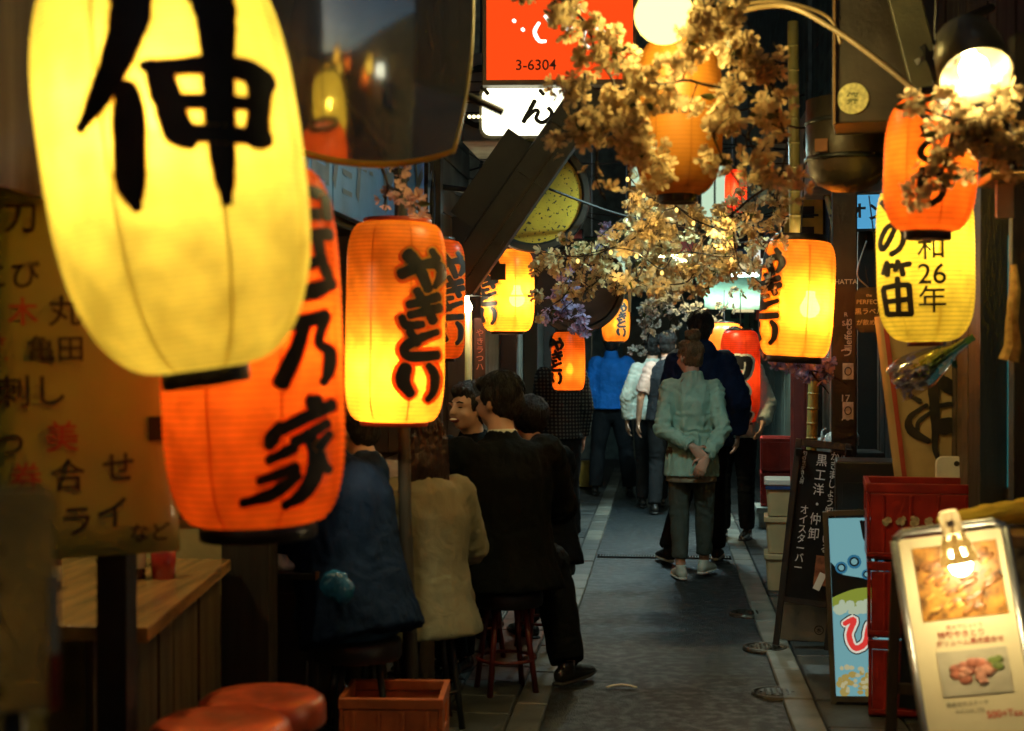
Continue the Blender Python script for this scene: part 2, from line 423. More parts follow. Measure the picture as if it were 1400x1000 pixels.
# left, near: open bar stall
b1 = thing('bar_stall', 'wooden bar stall with open counter behind the handwritten menu sheet', 'stall', (-1.4, 3.6, 0))
ct = MB(); cv = [(-2.1, 3.50), (-1.30, 3.50), (-1.455, 4.70), (-2.1, 4.70)]
ct.add([(x, y, .765) for x, y in cv] + [(x, y, .805) for x, y in cv], [(3, 2, 1, 0), (4, 5, 6, 7)] + [(i, (i + 1) % 4, (i + 1) % 4 + 4, i + 4) for i in range(4)]); at_root(ct, b1); ct.build('counter_top', COUNTERWOOD, b1, bevel=.004)
boards(b1, BROWNWOOD, -1.50, 3.6, 4.70, 0, .76, .118)
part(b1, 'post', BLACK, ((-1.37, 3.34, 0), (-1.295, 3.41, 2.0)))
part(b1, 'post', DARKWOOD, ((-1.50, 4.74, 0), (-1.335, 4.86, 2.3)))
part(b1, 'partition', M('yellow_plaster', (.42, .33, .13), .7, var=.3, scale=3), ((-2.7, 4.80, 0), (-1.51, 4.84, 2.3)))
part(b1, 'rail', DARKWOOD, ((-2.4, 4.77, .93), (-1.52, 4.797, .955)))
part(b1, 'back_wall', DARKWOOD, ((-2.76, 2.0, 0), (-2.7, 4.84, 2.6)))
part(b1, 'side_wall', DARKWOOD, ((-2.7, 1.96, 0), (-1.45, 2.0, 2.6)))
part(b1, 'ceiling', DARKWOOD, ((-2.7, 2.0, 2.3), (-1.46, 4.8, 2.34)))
boards(b1, BROWNWOOD, -1.42, 1.6, 4.9, 1.86, 5.2, .14)
part(b1, 'inner_shelf', BROWNWOOD, ((-2.68, 2.2, 1.25), (-2.45, 4.7, 1.28)))
# left, middle: counter where the patrons sit
b2 = thing('eatery_front', 'dark timber eatery front with long counter where patrons sit', 'eatery', (-1.4, 7, 0))
part(b2, 'counter_top', M('old_counter', (.12, .06, .03), .4, var=.4, scale=4), ((-1.75, 5.2, .80), (-1.28, 9.4, .84)), bevel=.004)
boards(b2, DARKWOOD, -1.42, 5.2, 9.4, 0, .79, .15)
part(b2, 'back_wall', M('smoky_wall', (.10, .065, .035), .7, var=.4, scale=3), ((-2.6, 4.9, 0), (-2.54, 9.6, 2.6)))
part(b2, 'ceiling', DARKWOOD, ((-2.54, 4.9, 2.3), (-1.3, 9.6, 2.34)))
part(b2, 'end_wall', M('panel_wall', (.055, .036, .022), .65, var=.4, scale=3), ((-2.54, 9.5, 0), (-1.22, 9.54, 2.6)))
planks(b2, TEALWALL, -1.3, 4.92, 9.5, 2.02, 5.6, .16)
for y in (7.62, 9.46):
    part(b2, 'post', DARKWOOD, ((-1.29, y, 0), (-1.19, y + .09, 2.6)))
boards(b2, MATS['panel_wall'], 9.47, -2.5, -1.30, .84, 2.3, .13, axis='x')
# left, far
b3 = thing('shuttered_shop', 'dark narrow shop front beyond the eatery, mostly hidden by blossom', 'shop', (-1.2, 14, 0))
boards(b3, M('far_boards', (.06, .065, .055), .6, var=.4), -1.22, 9.6, 20, 0, 2.2, .24)
planks(b3, TEALWALL, -1.22, 9.6, 20, 2.2, 6.4, .3)
for y in (10.6, 12.4, 14.5, 17): part(b3, 'post', BLACK, ((-1.20, y, 0), (-1.08, y + .1, 2.5)))
# right, near: sliding door shop
c1 = thing('corner_bar', 'dark bar front with glazed sliding door and timber posts beside wooden counter', 'bar', (1.2, 5, 0))
boards(c1, DARKWOOD, 1.34, 1.8, 6.9, 2.05, 5.4, .15)
for y0, y1 in ((4.30, 4.38), (5.02, 5.10), (5.54, 5.74), (6.82, 6.92)):
    part(c1, 'post', DARKWOOD if y0 < 6 else BLACK, ((1.20, y0, 0), (1.33, y1, 2.6)))
part(c1, 'window_pane', emit('turquoise_glass', (.05, .42, .40), .30), ((1.30, 5.10, 1.0), (1.31, 5.54, 1.95)))
part(c1, 'door_panel', DARKWOOD, ((1.29, 5.10, .05), (1.315, 5.54, .995)))
part(c1, 'window_pane', M('dark_glass', (.02, .03, .03), .12, var=.3), ((1.30, 4.38, .1), (1.31, 5.02, 1.95)))
part(c1, 'window_bar', BROWNWOOD, ((1.28, 5.30, 1.0), (1.298, 5.33, 1.95)), ((1.28, 5.10, 1.40), (1.298, 5.298, 1.43)))
part(c1, 'wall_panel', M('right_panel', (.06, .045, .03), .6), ((1.30, 5.74, 0), (1.33, 6.82, 2.05)))
boards(c1, MATS['right_panel'], 1.285, 5.76, 6.80, 0, 2.05, .11)
# right, middle
c2 = thing('standing_bar', 'black standing bar front with pipes and sticker covered pillar', 'bar', (1.2, 9, 0))
boards(c2, M('black_boards', (.025, .025, .024), .45, var=.4), 1.28, 6.95, 12, 0, 2.2, .17)
planks(c2, TEALWALL, 1.25, 6.95, 12, 2.2, 6, .22)
for y, m_ in ((8.4, BLACK), (9.7, STEEL), (10.6, DARKMETAL), (11.6, BLACK)):
    part(c2, 'post', m_, ((1.13, y, 0), (1.24, y + .08, 2.4)))
for y, r_ in ((9.2, .03), (9.9, .022), (10.2, .04), (11.0, .03)):
    mb = MB().tube([(1.17, y, .02), (1.17, y, 2.6)], r_, 12); at_root(mb, c2); mb.build('pipe', STEEL, c2, True)
# right, far
c3 = thing('noodle_house', 'greenish shop front near the far end of the alley on the chalkboard side', 'shop', (1.2, 16, 0))
boards(c3, M('green_boards', (.09, .12, .10), .6, var=.4), 1.2, 12.05, 20, 0, 2.3, .25)
planks(c3, TEALWALL, 1.2, 12.05, 20, 2.3, 7, .3)
# end of the alley
e1 = thing('end_building', 'dark building closing the far end of the alley behind blossoms', 'building', (0, 20.5, 0))
boards(e1, M('end_wall', (.10, .14, .12), .7, var=.4), 20.5, -3, 3, 0, 9, .5, axis='x')  # lighter teal board colour stands in for distant haze
for x, z, wd, h in ((-.75, 2.4, .5, .7), (.15, 2.5, .6, .6), (-.2, 3.9, .5, .9), (.75, 3.4, .4, .8)):
    wn_ = part(e1, 'window', DARKMETAL, ((x - wd / 2 - .04, 20.42, z - .04), (x + wd / 2 + .04, 20.46, z + h + .04)))
    pm = MB().box((0, -.03, 0), (wd / 2 - .02, .01, h - .04)); pm.v = [q + V((x, 20.41, z + h / 2)) - V(e1.location) for q in pm.v]
    for s_ in (-1, 1):
        q = MB().box((x + s_ * wd / 4, 20.405, z + h / 2), (wd / 2 - .03, .012, h - .03)); at_root(q, e1)
        q.build('pane', emit('lit_pane', (.62, .85, .60), .9), wn_)
part(e1, 'door', M('end_door', (.16, .14, .08), .6), ((-.55, 20.40, 0), (.25, 20.46, 2.05)))

# the alley goes on behind the viewpoint
k1 = thing('rear_shop_row', 'dark timber shop row continuing on the bar stall side', 'shop', (-1.4, -3, 0))
boards(k1, DARKWOOD, -1.45, -8, 1.5, 0, 5.2, .5)
k2 = thing('rear_bar_row', 'dark timber bar row continuing on the side counter side', 'shop', (1.5, -3, 0))
boards(k2, M('pale_teal_boards', (.34, .44, .41), .5, var=.3), 1.45, -8, 1.7, 0, 3.4, .5)  # boards made pale to brighten what the mirror reflects
for i, (nm, cc) in enumerate((('red', (.5, .04, .03)), ('yellow', (.6, .42, .06)), ('white', (.7, .7, .62)), ('blue', (.03, .12, .4)))):  # curtains added to give the mirror some colour to reflect
    y0 = -2.6 + i * .95; cu = thing('shop_curtain', '%s shop curtain reflected in the convex mirror' % nm, 'curtain', (1.37, y0, 1.9), group='curtains reflected in the mirror')
    for k in range(3): MB().box((0, (k - 1) * .27, -.30), (.012, .262, .60), rot=(0, .03 * (k - 1), 0)).build('panel', M('curtain_' + nm, cc, .8), cu)
    MB().tube([(0, -.42, .01), (0, .42, .01)], .012, 8).build('rod', BROWNWOOD, cu)
k3 = thing('rear_building', 'dark building closing the near end of the alley', 'building', (0, -8.2, 0))
boards(k3, DARKWOOD, -8.2, -3, 3, 0, 3.4, .5, axis='x')

# ================================================================== paper lanterns
CAPM = M('lantern_cap', (.010, .009, .008), .35, var=.4)
def bulb_light(parent, loc, power, col=(1, .90, .52), r=.035, mesh=True, strength=30, glow=None):
    if mesh:
        MB().lathe([(.001, -r), (r * .3, -r * .94), (r * .55, -r * .82), (r * .76, -r * .62), (r * .9, -r * .36), (r * .95, -r * .1), (r * .93, r * .12), (r * .75, r * .5), (r * .45, r * 1.1), (r * .42, r * 1.6), (.001, r * 1.62)], 32).build('bulb', emit(f'bulb_{strength}_{glow}', glow or (1, .78, .42), strength), parent, True, loc=loc)
    L = bpy.data.lights.new('lamp', 'POINT'); L.energy = power; L.color = col; L.shadow_soft_size = r * 1.35
    o = bpy.data.objects.new('lamp', L); COL.objects.link(o); o.parent = parent; o.location = loc; return o
def lantern(label, px, py, Y, wpx, hpx, col, tilt=0, p=4.0, capf=.5, caph=.05, power=6, bulb=(0, 0, -.15), marks=(), seams=8, ribs=64, br=.03,
            hang=.5, group='paper lanterns hanging over the alley', capmat=None, topcap=True, trans=.10, lit=True, diff=.35, bstr=25, twist=0, pq=.5):
    """marks: list of (vs_fs, material, lift)"""
    c = at(px, py, Y); s = mpp(c); Rr = wpx * s / 2; H = hpx * s / 2; rc = Rr * capf
    t = thing('paper_lantern', label, 'lantern', c, group=group)
    t.rotation_euler = (Matrix.Rotation(face_cam(c), 3, 'Z') @ Matrix.Rotation(-tilt, 3, 'Y')).to_euler()
    def rad(z):
        q = max(-1, min(1, z / H)); return rc + (Rr - rc) * (1 - abs(q) ** p) ** pq
    nr = int(2 * H * ribs) * 2; prof = []
    for i in range(nr + 1):
        z = -H + 2 * H * i / nr; prof.append((rad(z) * (1 + (.006 if i % 2 else -.006)), z))
    cn = 'paper_%d_%d_%d_%d_%d' % (*[int(x * 100) for x in col], int(trans * 100), int(diff * 100))
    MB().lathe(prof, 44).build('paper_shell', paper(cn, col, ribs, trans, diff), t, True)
    h = caph
    cm = capmat or CAPM
    def cap(z0, z1): return MB().lathe([(rc * .9, z0), (rc * 1.02, z0), (rc * 1.04, z0 + .004), (rc * 1.04, z1 - .004), (rc * 1.02, z1), (rc * .9, z1), (rc * .9, z0)], 36)
    cap(-H - h + .006, -H + .006).build('bottom_cap', cm, t, True)
    if topcap: cap(H - .006, H + h - .006).build('top_cap', cm, t, True)
    if seams:
        sm = MB(); zs = [-H + 2 * H * i / 24 for i in range(25)]
        vs = []; fs = []
        for i, z in enumerate(zs):
            for k in (-1, 1): vs.append((k * Rr * .012, -(rad(z) * 1.004 + .0012), z))
        for i in range(24): fs.append((2 * i, 2 * i + 1, 2 * i + 3, 2 * i + 2))
        sm.add(vs, fs); me = sm.mesh('seam')
        me.materials.append(paper(cn + 'seam', tuple(x * .72 for x in col), 1, .0, .5))
        for k in range(seams): link('seam', me, None, t, rot=(0, 0, 2 * math.pi * (k + .37) / seams))
    for vf, mat, lift in marks:
        vs, fs = vf; mb = MB(); out = []
        for u, v, ly in vs:
            a = rad(v) * 1.004 + lift + ly * .0002
            uu = max(-a * .985, min(a * .985, u))
            out.append((uu, -math.sqrt(a * a - uu * uu), v))
        mb.add(out, fs); mb.build('lettering', mat, t)
    if hang: MB().tube([(0, 0, H * .98), (0, 0, H + hang)], .004, 6).build('hanging_wire', CABLE, t)
    if lit:
        bulb_light(t, (bulb[0] * Rr, bulb[1] * Rr, bulb[2] * H), power, r=br, strength=bstr)
        MB().tube([(bulb[0] * Rr, bulb[1] * Rr, bulb[2] * H + .045), (bulb[0] * Rr, bulb[1] * Rr, H * .99)], .006, 6).build('cord', CABLE, t)
    return t
def heavy(st, k): return [[(x, y, wd * k) for x, y, wd in q] for q in st]
def brush_px(strokes, px, py, Y, tilt=0, grow=0.0, front=60):
    c = at(px, py, Y); s0 = mpp(c); Yf = Y - .85 * front * s0; s = mpp(at(px, py, Yf))
    inv = (Matrix.Rotation(face_cam(c), 3, 'Z') @ Matrix.Rotation(-tilt, 3, 'Y')).transposed(); out = []
    for st in strokes:
        q = []
        for x, y, wd in st: l_ = inv @ (at(x, y, Yf) - c); q.append((l_.x, l_.z, wd * s))
        out.append(q)
    return brush(out, grow * s)
def yaki(k, ox, oy, s):                     # the four-kana word, centred, scaled to metres
    return [[((x - 577) * k * s + ox * s, (445 - y) * k * s + oy * s, wd * k * s) for x, y, wd in st] for st in YAKITORI]
PALE = paper('pale_outline', (1, .62, .10), 1, .12, .3)
ORANGE = (1.0, .29, .022); YELLOW = (1.0, .76, .125)

# big yellow lantern
z = lambda *q: [tuple((a / 2.979, b / 2.979, c / 2.979)) for a, b, c in q]
SHIN = [z((505,-50,120),(530,40,150),(500,180,130),(440,340,105),(380,450,75),(318,545,8)), z((512,372,70),(520,450,108),(525,640,122),(530,770,108),(556,862,22)),
        z((850,-60,190),(878,60,150),(884,300,122),(898,560,105),(912,740,72),(924,830,6)), z((598,275,40),(645,325,108),(682,440,105),(725,545,115),(775,595,40)),
        z((572,285,30),(700,282,62),(880,255,75),(1035,262,95),(1122,292,50)), z((1068,275,128),(1060,420,88),(1052,545,105)), z((690,425,62),(880,408,55),(1060,395,52)),
        z((720,552,70),(880,540,62),(1098,532,68))]
T = R(8); SHIN = heavy(SHIN, 1.08)
lantern('huge yellow paper lantern with one bold black character, tilted in front of the menu sheet', 237, 210, 2.5, 350, 596, YELLOW, T, p=2.9, capf=.33, caph=.036, power=21,
        bulb=(-.10, -.38, .16), ribs=100, marks=[(brush_px(SHIN, 235, 210, 2.5, T, grow=2.2, front=178), paper('yellow_halo', (1, .55, .03), 1, .05, .4), .0012), (brush_px(SHIN, 235, 210, 2.5, T, front=178), INK, .0022)], twist=0)
# deep orange lantern behind it
MIN = [[(395,262,10),(425,256,14),(452,262,13)], [(420,290,13),(452,286,12)], [(400,262,12),(402,330,12),(404,400,14)], [(412,322,13),(455,314,14)],
       [(436,318,13),(442,350,12),(458,388,12)], [(415,364,11),(442,352,10)], [(405,402,14),(435,395,18),(456,384,9)], [(450,262,12),(452,290,12)]]
NAI = [[(384,447,15),(422,438,14),(449,431,14)], [(418,441,13),(405,480,16),(384,524,18)], [(446,436,12),(438,468,9),(454,482,14),(452,510,13),(443,526,4)]]
IE = [[(428,553,20),(438,549,12)], [(383,580,9),(373,597,16),(367,609,12)], [(386,587,13),(420,571,14),(458,556,14)], [(403,605,13),(450,582,12)],
      [(424,600,14),(435,624,20),(430,655,20),(412,680,16),(388,693,7)], [(366,629,9),(402,613,13)], [(354,657,9),(405,640,13)], [(330,687,7),(372,675,14),(408,651,11)], [(437,626,14),(448,642,10),(456,650,4)], [(454,597,10),(438,614,12)]]
T = R(2); MIN, NAI, IE = heavy(MIN, 1.3), heavy(NAI, 1.3), heavy(IE, 1.28)
lantern('deep orange lantern with three black characters hanging behind the huge yellow one', 344, 474, 3.2, 248, 484, (1.0, .155, .010), T, p=4.5, capf=.62, caph=.04, power=11,
        bulb=(.25, -.1, .1), marks=[(brush_px(MIN + NAI + IE, 344, 474, 3.2, T, grow=3, front=115), paper('orange_halo', (1, .30, .03), 1, .1, .3), .0012), (brush_px(MIN + NAI + IE, 344, 474, 3.2, T, front=115), INK, .0022)])
YAKITORI = heavy(YAKITORI, 1.15)
# the bright one above the seated woman
lantern('orange lantern with four brush kana glowing yellow, above woman in pale top', 541, 441, 5.0, 136, 272, ORANGE, R(-1), p=7, capf=.66, caph=.02, power=25, bulb=(-.2, -.40, -.50), ribs=70,
        capmat=M('red_cap', (.35, .05, .02), .4), hang=.55,
        marks=[(brush_px(YAKITORI, 541, 441, 5.0, 0, grow=5.5), paper('lantern_halo', (1, .20, .02), 1, .08, .35), .0010), (brush_px(YAKITORI, 541, 441, 5.0, 0, grow=3.2), PALE, .0020), (brush_px(YAKITORI, 541, 441, 5.0), INK, .0032)])
def ylan(label, px, py, Y, wpx, hpx, ox, power, bulb, tilt=0, col=ORANGE, k=None, lift=1.0, **kw):
    s = mpp(at(px, py, Y)); k = (hpx / 272) if k is None else k
    return lantern(label, px, py, Y, wpx, hpx, col, tilt, power=power, bulb=bulb,
        marks=[(brush(yaki(k, ox, 0, s), 3.4 * s * k), PALE, .001 * lift), (brush(yaki(k, ox, 0, s)), INK, .0022 * lift)], **kw)
ylan('reddish orange lantern peeking out behind the lantern above the seated woman', 592, 410, 6.9, 88, 162, 26, 4.0, (0, 0, .0), col=(1, .16, .012), p=7, capf=.66, caph=.02)
ylan('glowing orange lantern above the laughing man, bulb shining through its paper', 694, 398, 8.6, 73, 112, -26, 8, (.35, -.35, -.20), p=5, capf=.6, caph=.02, k=.45, bstr=160, trans=.22, br=.05)
ylan('red-orange lantern low over the plaid shirted patron', 777, 494, 10.0, 46, 80, -16, 4.5, (.1, -.1, -.3), col=(1, .2, .015), p=5, capf=.7, caph=.02, k=.3)
ylan('small orange lantern half hidden behind the black round sign', 842, 438, 13.2, 38, 58, 8, 4, (0, 0, -.2), p=4, capf=.6, caph=.02, k=.22)
ylan('orange lantern on bamboo pole beside chalkboard pillar, bulb glowing through one side', 1090, 409, 6.7, 99, 158, -39, 6, (.35, -.35, -.15), R(-3), p=5, capf=.72, caph=.035, k=.62, bstr=160, trans=.22, br=.048)
# amber lantern lit from outside
s9 = mpp(at(925, 160, 5.2))
lantern('large amber beer lantern unlit below bare bulb, wreathed in blossom', 927, 160, 5.2, 122, 214, (.45, .17, .018), 0, p=3.2, capf=.42, caph=.035, power=.3, bulb=(0, 0, .3), diff=.6, trans=.03, hang=.3,
        marks=[(text2d('SUNTORY', 13 * s9, .02, grid=.25), INK, .002)])
MATS_red = M('red_print', (.55, .03, .02), .5, bump=0)
# right side pair
FUE = [[(1203, 256, 6), (1214, 262, 6)], [(1204, 274, 6), (1217, 291, 7)], [(1226, 309, 4), (1214, 332, 5), (1206, 340, 5), (1203, 329, 5), (1213, 311, 5), (1228, 309, 6), (1236, 323, 6), (1231, 340, 6), (1217, 349, 4)],
       [(1213, 358, 5), (1207, 375, 4)], [(1211, 366, 5), (1222, 363, 4)], [(1214, 368, 4), (1213, 378, 4)], [(1228, 357, 5), (1224, 372, 4)], [(1227, 365, 6), (1245, 362, 6)], [(1233, 368, 4), (1235, 378, 5)],
       [(1207, 394, 5), (1213, 431, 6)], [(1207, 394, 6), (1226, 391, 6), (1243, 391, 7)], [(1243, 391, 8), (1246, 430, 8)], [(1213, 430, 6), (1247, 430, 7)], [(1211, 413, 5), (1243, 410, 5)], [(1227, 380, 5), (1229, 430, 5)]]
s11 = mpp(at(1265, 362, 5.2))
def shifted(vf, dx, dy): return [(a + dx, b + dy, c) for a, b, c in vf[0]], vf[1]
lantern('tall yellow lantern with thin black date numerals, below orange lantern on the bar side', 1265, 352, 5.2, 130, 232, (1.0, .72, .07), R(1), p=4.4, capf=.38, caph=.02, power=10, bulb=(.1, 0, .15),
        capmat=M('dark_red_cap', (.16, .025, .015), .4), diff=.3,
        marks=[(brush_px(FUE, 1265, 352, 5.2, R(1), front=45), INK, .0015),
               (shifted(text2d('昭\n和\n26\n年', 38 * s11, .008, line=.92, grid=.2), 8 * s11, -8 * s11), INK, .0015)])
s10 = mpp(at(1272, 235, 4.4))
lantern('orange lantern with thick black kana under the spot lamp, blossom across it', 1272, 226, 4.4, 124, 182, (1.0, .20, .015), R(-2), p=3.4, capf=.48, caph=.03, power=5, bulb=(-.1, 0, .05),
        marks=[(shifted(text2d('や\nき\nと\nり', 62 * s10, .03, line=.93, grid=.12), 2 * s10, 50 * s10), INK, .002)])
# red lanterns down the alley
s12 = mpp(at(1014, 505, 11.5))
HOP = [[(-14, 16, 9), (-2, 24, 10), (2, 12, 6)], [(2, 24, 7), (12, 22, 9), (8, 2, 8), (-6, -6, 5)], [(-4, -20, 6), (4, -12, 6), (10, -20, 6), (4, -28, 6), (-4, -22, 5)], [(0, -44, 9), (10, -40, 9)], [(8, -60, 8), (14, -50, 6)]]
hs = [[(a * s12, b * s12, c * s12) for a, b, c in st] for st in HOP]
lantern('tall red lantern with outlined black lettering behind the navy jacketed man', 1012, 515, 11.5, 54, 126, (1.0, .07, .012), 0, p=6, capf=.6, caph=.02, power=4, bulb=(0, 0, 0), hang=.3,
        marks=[(brush(hs, 3 * s12), M('white_print', (.8, .76, .6), .6, bump=0), .001), (brush(hs), INK, .003)])
lantern('orange lantern behind the red one at head height of the masked walker', 990, 470, 13.0, 56, 56, (1.0, .22, .02), 0, p=3, capf=.5, caph=.02, power=4, bulb=(0, 0, 0), hang=.3,
        marks=[(text2d('り', .09, .02, grid=.2), INK, .002)])
lantern('small red lantern among branches behind the amber lantern', 1006, 262, 8.6, 30, 60, (1.0, .06, .02), 0, p=4, capf=.5, caph=.02, power=1.5, bulb=(0, 0, 0), hang=.3)

lantern('red lantern hanging on the bar stall side behind the viewpoint', 0, 0, 1, 10, 10, (1, .1, .02)) if False else None
def added_rear_lantern(label, loc, col, power):  # lanterns added behind the camera for the mirror, also filling the foreground
    t = thing('paper_lantern', label, 'lantern', loc, group='paper lanterns hanging over the alley')
    H, Rr = .28, .17; prof = []
    for i in range(61):
        q = -1 + i / 30; prof.append(((.10 + (Rr - .10) * (1 - abs(q) ** 4) ** .5) * (1 + (.004 if i % 2 else -.004)), q * H))
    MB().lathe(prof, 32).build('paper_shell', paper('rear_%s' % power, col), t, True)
    for z0 in (-H - .03, H): MB().lathe([(.09, z0), (.104, z0), (.104, z0 + .03), (.09, z0 + .03)], 28).build('cap', CAPM, t, True)
    MB().tube([(0, 0, H), (0, 0, H + .4)], .004, 6).build('hanging_wire', CABLE, t); bulb_light(t, (0, 0, -.03), power)
added_rear_lantern('yellow lantern on the bar stall side reflected in the convex mirror', (-.95, -2.4, 2.2), (1, .62, .10), 4.0)
added_rear_lantern('orange lantern above the lane end reflected in the convex mirror', (.35, -3.2, 2.5), (1, .25, .03), 3.5)
t = thing('rear_light_sign', 'white light box sign on the side counter wall reflected in the convex mirror', 'sign', (1.38, -.4, 2.2))  # lit sign added behind the camera for the mirror
MB().box((0, 0, 0), (.10, .9, .42)).build('casing', BLACK, t); MB().box((-.056, 0, 0), (.01, .84, .36)).build('light_panel', emit('rear_sign', (1, .92, .68), 1.8), t)
added_rear_lantern('big yellow lantern near the side counter reflected in the convex mirror', (.85, -.5, 2.35), (1, .72, .14), 4.5)
added_rear_lantern('orange red lantern high over the lane reflected in the convex mirror', (-.45, -1.6, 2.7), (1, .18, .02), 4.0)
added_rear_lantern('pale lantern far down the lane reflected in the convex mirror', (.1, -5.2, 2.3), (1, .9, .7), 4.5)
added_rear_lantern('red lantern on the bar stall side reflected in the convex mirror', (-1.15, -.9, 1.9), (1, .10, .012), 3.0)
added_rear_lantern('white lantern on the side counter side reflected in the convex mirror', (1.05, -1.6, 2.0), (1, .86, .6), 3.5)

# ================================================================== people
SKIN = M('skin', (.50, .29, .19), .5, var=.12, scale=12, bump=.05)
def cloth(name, col, rough=.85, **k): return M(name, col, rough, var=k.pop('var', .18), scale=k.pop('scale', 9), bump=k.pop('bump', .25), bscale=k.pop('bscale', 220), spec=.07, wrinkle=.28, **k)
HAIRB = M('black_hair', (.009, .008, .007), .55, var=.6, scale=30, stretch=(8, 8, 1), bump=1, bscale=26, spec=.35)
HAIRN = M('brown_hair', (.13, .072, .028), .55, var=.6, scale=30, stretch=(8, 8, 1), bump=1, bscale=26, spec=.35)
def remesh(mb, vox, wr=0, freq=9, smooth=3, seed=0, stretch=(1, 1, .45), creases=()):
    me = mb.mesh('tmp'); o = bpy.data.objects.new('tmp', me); COL.objects.link(o)
    md = o.modifiers.new('r', 'REMESH'); md.mode = 'VOXEL'; md.voxel_size = vox
    out = bpy.data.meshes.new_from_object(o.evaluated_get(bpy.context.evaluated_depsgraph_get()))
    bpy.data.objects.remove(o); bpy.data.meshes.remove(me)
    bm = bmesh.new(); bm.from_mesh(out)
    for _ in range(smooth): bmesh.ops.smooth_vert(bm, verts=bm.verts, factor=.5, use_axis_x=True, use_axis_y=True, use_axis_z=True)
    if wr:
        bm.normal_update()
        for v in bm.verts:
            q = V((v.co.x * stretch[0], v.co.y * stretch[1], v.co.z * stretch[2])) * freq + V((seed * 3.1, seed, 0))
            d = noise.noise(q) * .6 + (abs(noise.noise(q * 2.3)) - .25) * .7
            c = d * wr
            for p_, ax, amp, rad_, fr in creases:
                dv = v.co - p_; e = dv.length_squared / (rad_ * rad_)
                if e < 5: c += amp * math.exp(-e) * math.sin(dv.dot(ax) * fr + noise.noise(v.co * 11 + V((seed, 0, 0))) * 8)
            v.co += v.normal * c
    for f in bm.faces: f.smooth = True
    bm.to_mesh(out); bm.free(); return out
STAND = dict(pel=(0, 0, .93), waist=(0, 0, 1.07), chest=(0, -.005, 1.27), shc=(0, -.01, 1.385), nb=(0, -.01, 1.44), nt=(0, .008, 1.51), head=(0, .025, 1.585),
    hipL=(-.085, 0, .90), kneeL=(-.095, .02, .49), ankL=(-.10, -.02, .085), hipR=(.085, 0, .90), kneeR=(.095, .02, .49), ankR=(.10, -.02, .085),
    shL=(-.155, -.01, 1.37), elL=(-.200, -.03, 1.10), wrL=(-.205, .05, .86), shR=(.155, -.01, 1.37), elR=(.200, -.03, 1.10), wrR=(.205, .05, .86), toeL=(0, 1, 0), toeR=(0, 1, 0))
def sit(lean=.05, drop=.37):
    J = dict(STAND)
    for k in J:
        if k[:3] in ('kne', 'ank', 'toe'): continue
        z = J[k][2] - drop; J[k] = (J[k][0], J[k][1] + lean * (z - .56) / .6, z)
    J.update(kneeL=(-.13, .40, .53), ankL=(-.12, .36, .09), kneeR=(.13, .40, .53), ankR=(.12, .36, .09)); 
    for s in 'LR':
        x = J['sh' + s][0]; J['el' + s] = (x * 1.35, J['sh' + s][1] + .12, J['sh' + s][2] - .25); J['wr' + s] = (x * .9, J['sh' + s][1] + .36, J['sh' + s][2] - .24)
    return J
def hand(mb, w, d, n, curl=.35, size=1.0, thumb=1):
    w = V(w); d = V(d).normalized(); n = V(n); n = (n - d * n.dot(d)).normalized(); sd = d.cross(n) * thumb
    mb.tube([w - d * .02, w + d * .03 * size, w + d * .085 * size], [(.026, .019), (.036, .016), (.038, .013)], 10, side=sd, caps='round')
    for i, L in enumerate((.072, .080, .074, .058)):
        b = w + d * .085 * size + sd * (.030 - .020 * i); p = [b]; dd = d.copy()
        for k in range(3):
            dd = (Matrix.Rotation(-curl * thumb, 3, sd) @ dd) if False else (dd + n * curl).normalized()
            p.append(p[-1] + dd * L / 3 * size)
        mb.tube(p, [.0088, .0084, .0078, .0066], 8, caps='round')
    b = w + d * .022 * size + sd * .03
    mb.tube([b, b + (d * .6 + sd * .8).normalized() * .035, b + (d * .9 + sd * .45 + n * .3).normalized() * .065], [.011, .0095, .0075], 8, caps='round')
